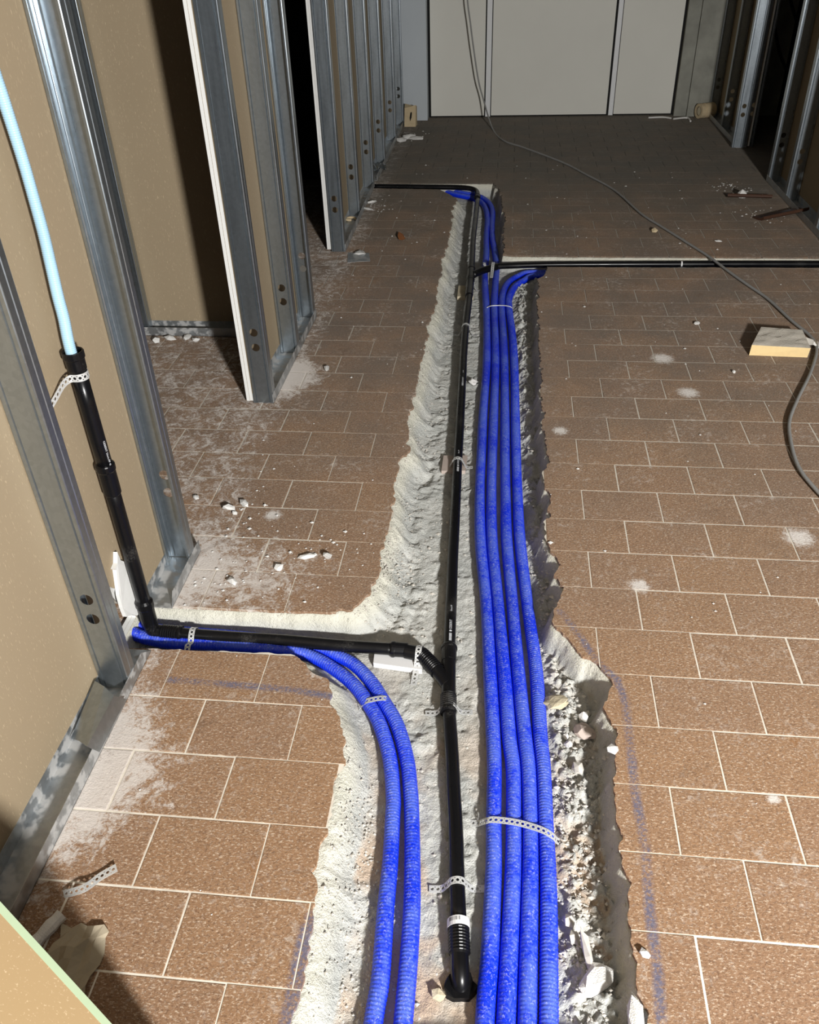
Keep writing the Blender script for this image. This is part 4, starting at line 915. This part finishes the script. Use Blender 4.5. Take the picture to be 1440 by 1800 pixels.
# stones and shards in the trench
T_ = [(0.1677,1.498,-0.075),(0.2418,1.476,-0.075),(0.2398,1.421,-0.075),(0.2228,0.8133,-0.075),(0.2102,0.8522,-0.075),(0.1984,1.378,-0.075),(0.1774,0.9294,-0.075),(-0.125,3.35,-0.075),(0.1871,0.8952,-0.075),(-0.0779,0.7666,-0.075),(0.2165,1.304,-0.075),(0.193,1.413,-0.075)]
tl = [('beige flat stone shard leaning against the outer blue conduit', (.024, .036, .010), 'stone'), ('white mortar lump on the right bank of the trench', (.014, .015, .012), 'plaster'), ('pinkish stone lying in the right rubble of the trench', (.026, .022, .016), 'pink'), ('big white mortar lump in the foreground rubble', (.026, .036, .014), 'plaster'),
      ('grey sliver of tile pointing at the big white lump', (.010, .050, .012), 'rubble'), ('small white mortar lump beside the outer conduit', (.012, .012, .010), 'plaster'), ('pale gravel lump beside the outer blue conduit in the foreground', (.015, .014, .012), 'rubble'), ('white mortar flake between black pipe and blue conduits', (.022, .020, .010), 'plaster'),
      ('grey gravel lump in the foreground rubble', (.014, .012, .012), 'rubble'), ('sandy stone in the bed left of the floor elbow', (.016, .013, .010), 'stone'), ('round grey lump below the pinkish stone', (.014, .016, .012), 'rubble'), ('small pale stone between beige shard and pinkish stone', (.010, .010, .009), 'plaster')]
for k, (c, (lab, s, mt)) in enumerate(zip(T_, tl)): chip('mortar_lump' if mt != 'stone' else 'stone_shard', c, s, 90+k, mt, lab, 'rubble', 'lumps in the trench rubble', n=2 if s[0] > .018 else 1)
c = [(0.2921,1.312,0)][0]
chip('tile_shard', (c[0], c[1]), (.012, .020, .010), 131, 'plaster', 'pale shard standing on the broken tile edge of the trench', 'rubble', z=-.004)
c = [(0.2895,0.7226,0)][0]
chip('tile_shard', (c[0]-.01, c[1]), (.016, .034, .010), 133, 'plaster', 'pale broken tile shard on the trench edge at the bottom of the picture', 'rubble', z=-.008)
c = [(-0.6421,5.082,0)][0]
chip('clay_shard', c, (.075, .025, .010), 140, 'orange', 'orange clay shard lying on the dark tiles left of the trench', 'debris', z=0)
E_ = [(1.447,5.962,0.012),(1.725,5.933,0.012),(1.536,5.442,0.012),(1.833,5.574,0.012)]
for k, lab in enumerate(('brown glazed clay trim piece lying square to the right wall', 'brown glazed clay trim piece lying askew against the right track')):
    a, b = Vector(E_[2*k]), Vector(E_[2*k+1]); d = (b-a).normalized(); n = Vector((-d.y, d.x, 0)); mb = MB(); pr = []
    for q in range(0, 9):
        g = math.pi*q/8*.62; pr.append((.055-.075*math.sin(g)*1.0, .045*(1-math.cos(g))*.9+.006))
    prof = [(-.045, .03), (-.040, .036), (-.020, .022), (.01, .014), (.05, .012), (.05, .004), (.01, .004), (-.03, .010), (-.045, .020)]
    prof = [(u, z-.003) for u, z in prof]
    lo = [a+n*u+Vector((0, 0, z-.012)) for u, z in prof]; hi = [b+n*u+Vector((0, 0, z-.012+(.02 if k else 0))) for u, z in prof]
    mb.hexa(lo, hi); o = mb.build('clay_trim', 'brown'); tag(o, lab, 'trim', 'brown clay trim pieces')
# insulation pieces at the far corners
c = [(1.76,8.559,0)][0]; R0 = .062
t = thing('pipe_sleeve', 'beige insulation sleeve stub lying in the far right corner', 'sleeve', (c[0], c[1], 0))
a, b = Vector((c[0]-.075, c[1]-.03, R0)), Vector((c[0]+.06, c[1]+.03, R0))
lathe(a, b, [(0, R0*.62), (0, R0), (.035, R0), (.038, R0*.9), (.052, R0*.9), (.055, R0), ((b-a).length, R0), ((b-a).length, R0*.62)], 22, caps=False).build('sleeve', 'beige', t)
lathe(a+Vector((.01, 0, 0)), b-Vector((.01, 0, 0)), [(0, R0*.6), ((b-a).length-.02, R0*.6)], 18).build('core', 'stone', t)
c = [(-0.9239,8.322,0)][0]
t = thing('insulation_piece', 'torn beige insulation block against the far end of the left studs', 'insulation', (c[0], c[1], 0))
lo = [(c[0]-.055, c[1]-.03, .002), (c[0]+.05, c[1]-.035, .002), (c[0]+.055, c[1]+.06, .002), (c[0]-.05, c[1]+.06, .002)]; mb = MB(); mb.hexa(lo, [(p[0]+random.uniform(-.008, .008), p[1]+random.uniform(-.01, .01), .17+random.uniform(-.015, .015)) for p in lo]); mb.build('block', 'beige', t)
chunk((c[0]+.01, c[1]-.034, .10), (.010, .006, .04), seed=62).build('torn_slot', 'dark', t)
# small metal bits by the left studs
p = [(-0.9215,4.801,0.002),(-0.7958,4.793,0.002),(-0.7693,4.657,0.002),(-0.8971,4.635,0.002)]
sheet('steel_offcut', [Vector(q) for q in p], [(0, 1, 2, 3)], 'track', 'flat grey steel offcut at the near foot of the far studs', 'metal offcut', .0012)
c = [(-0.9957,6.704,0)][0]
crumple('crumpled_steel', (c[0], c[1], .01), .10, .12, .03, 12, 'metal', 'crumpled galvanised scrap at the foot of the far studs', 'metal offcut', 5, .001)
c = [(-1.007,5.426,0)][0]; ring = [(c[0]+.03*math.cos(a*.5), c[1]+.03*math.sin(a*.5), .012) for a in range(0, 11)]
tag(tube_mesh(ring, .008, 8, .01).build('plastic_clip', 'beige', None, True), 'curled yellowish plastic clip between the far studs', 'clip')
for k, (pa, lab) in enumerate((( [(1.251,8.556,0.006),(1.381,8.574,0.006),(1.449,8.519,0.006)], 'thin pale offcut along the foot of the end wall'), ([(1.464,8.482,0.008),(1.592,8.526,0.008),(1.598,8.374,0.008)], 'bent pale strip at the foot of the far right pier'))):
    tag(tube_mesh(pa, .008, 6, .03).build('strip_offcut', 'plaster'), lab, 'offcut')
# black bags in the dark rooms
def bag(c, s, seed, lab, g):
    mb = chunk((c[0], c[1], c[2]+s[2]*.9), s, seed=seed, n=3); o = mb.build('rubbish_bag', 'bag', None, True); md = o.modifiers.new('sub', 'SUBSURF'); md.levels = 1; md.render_levels = 1; return tag(o, lab, 'bag', g)
bag((-1.50, 5.30, 0), (.22, .20, .30), 3, 'black plastic bag on the floor of the dark left room', 'black bags in the dark left room')
bag((-1.52, 5.32, .66), (.20, .20, .26), 4, 'black plastic bag on top of the lower one in the dark left room', 'black bags in the dark left room')
bag((-2.15, 5.25, 0), (.22, .22, .34), 5, 'black plastic bag deepest inside the dark left room', 'black bags in the dark left room')
bag((2.45, 7.85, 0), (.24, .24, .18), 6, 'dark plastic bag on the floor of the right hand room', None)
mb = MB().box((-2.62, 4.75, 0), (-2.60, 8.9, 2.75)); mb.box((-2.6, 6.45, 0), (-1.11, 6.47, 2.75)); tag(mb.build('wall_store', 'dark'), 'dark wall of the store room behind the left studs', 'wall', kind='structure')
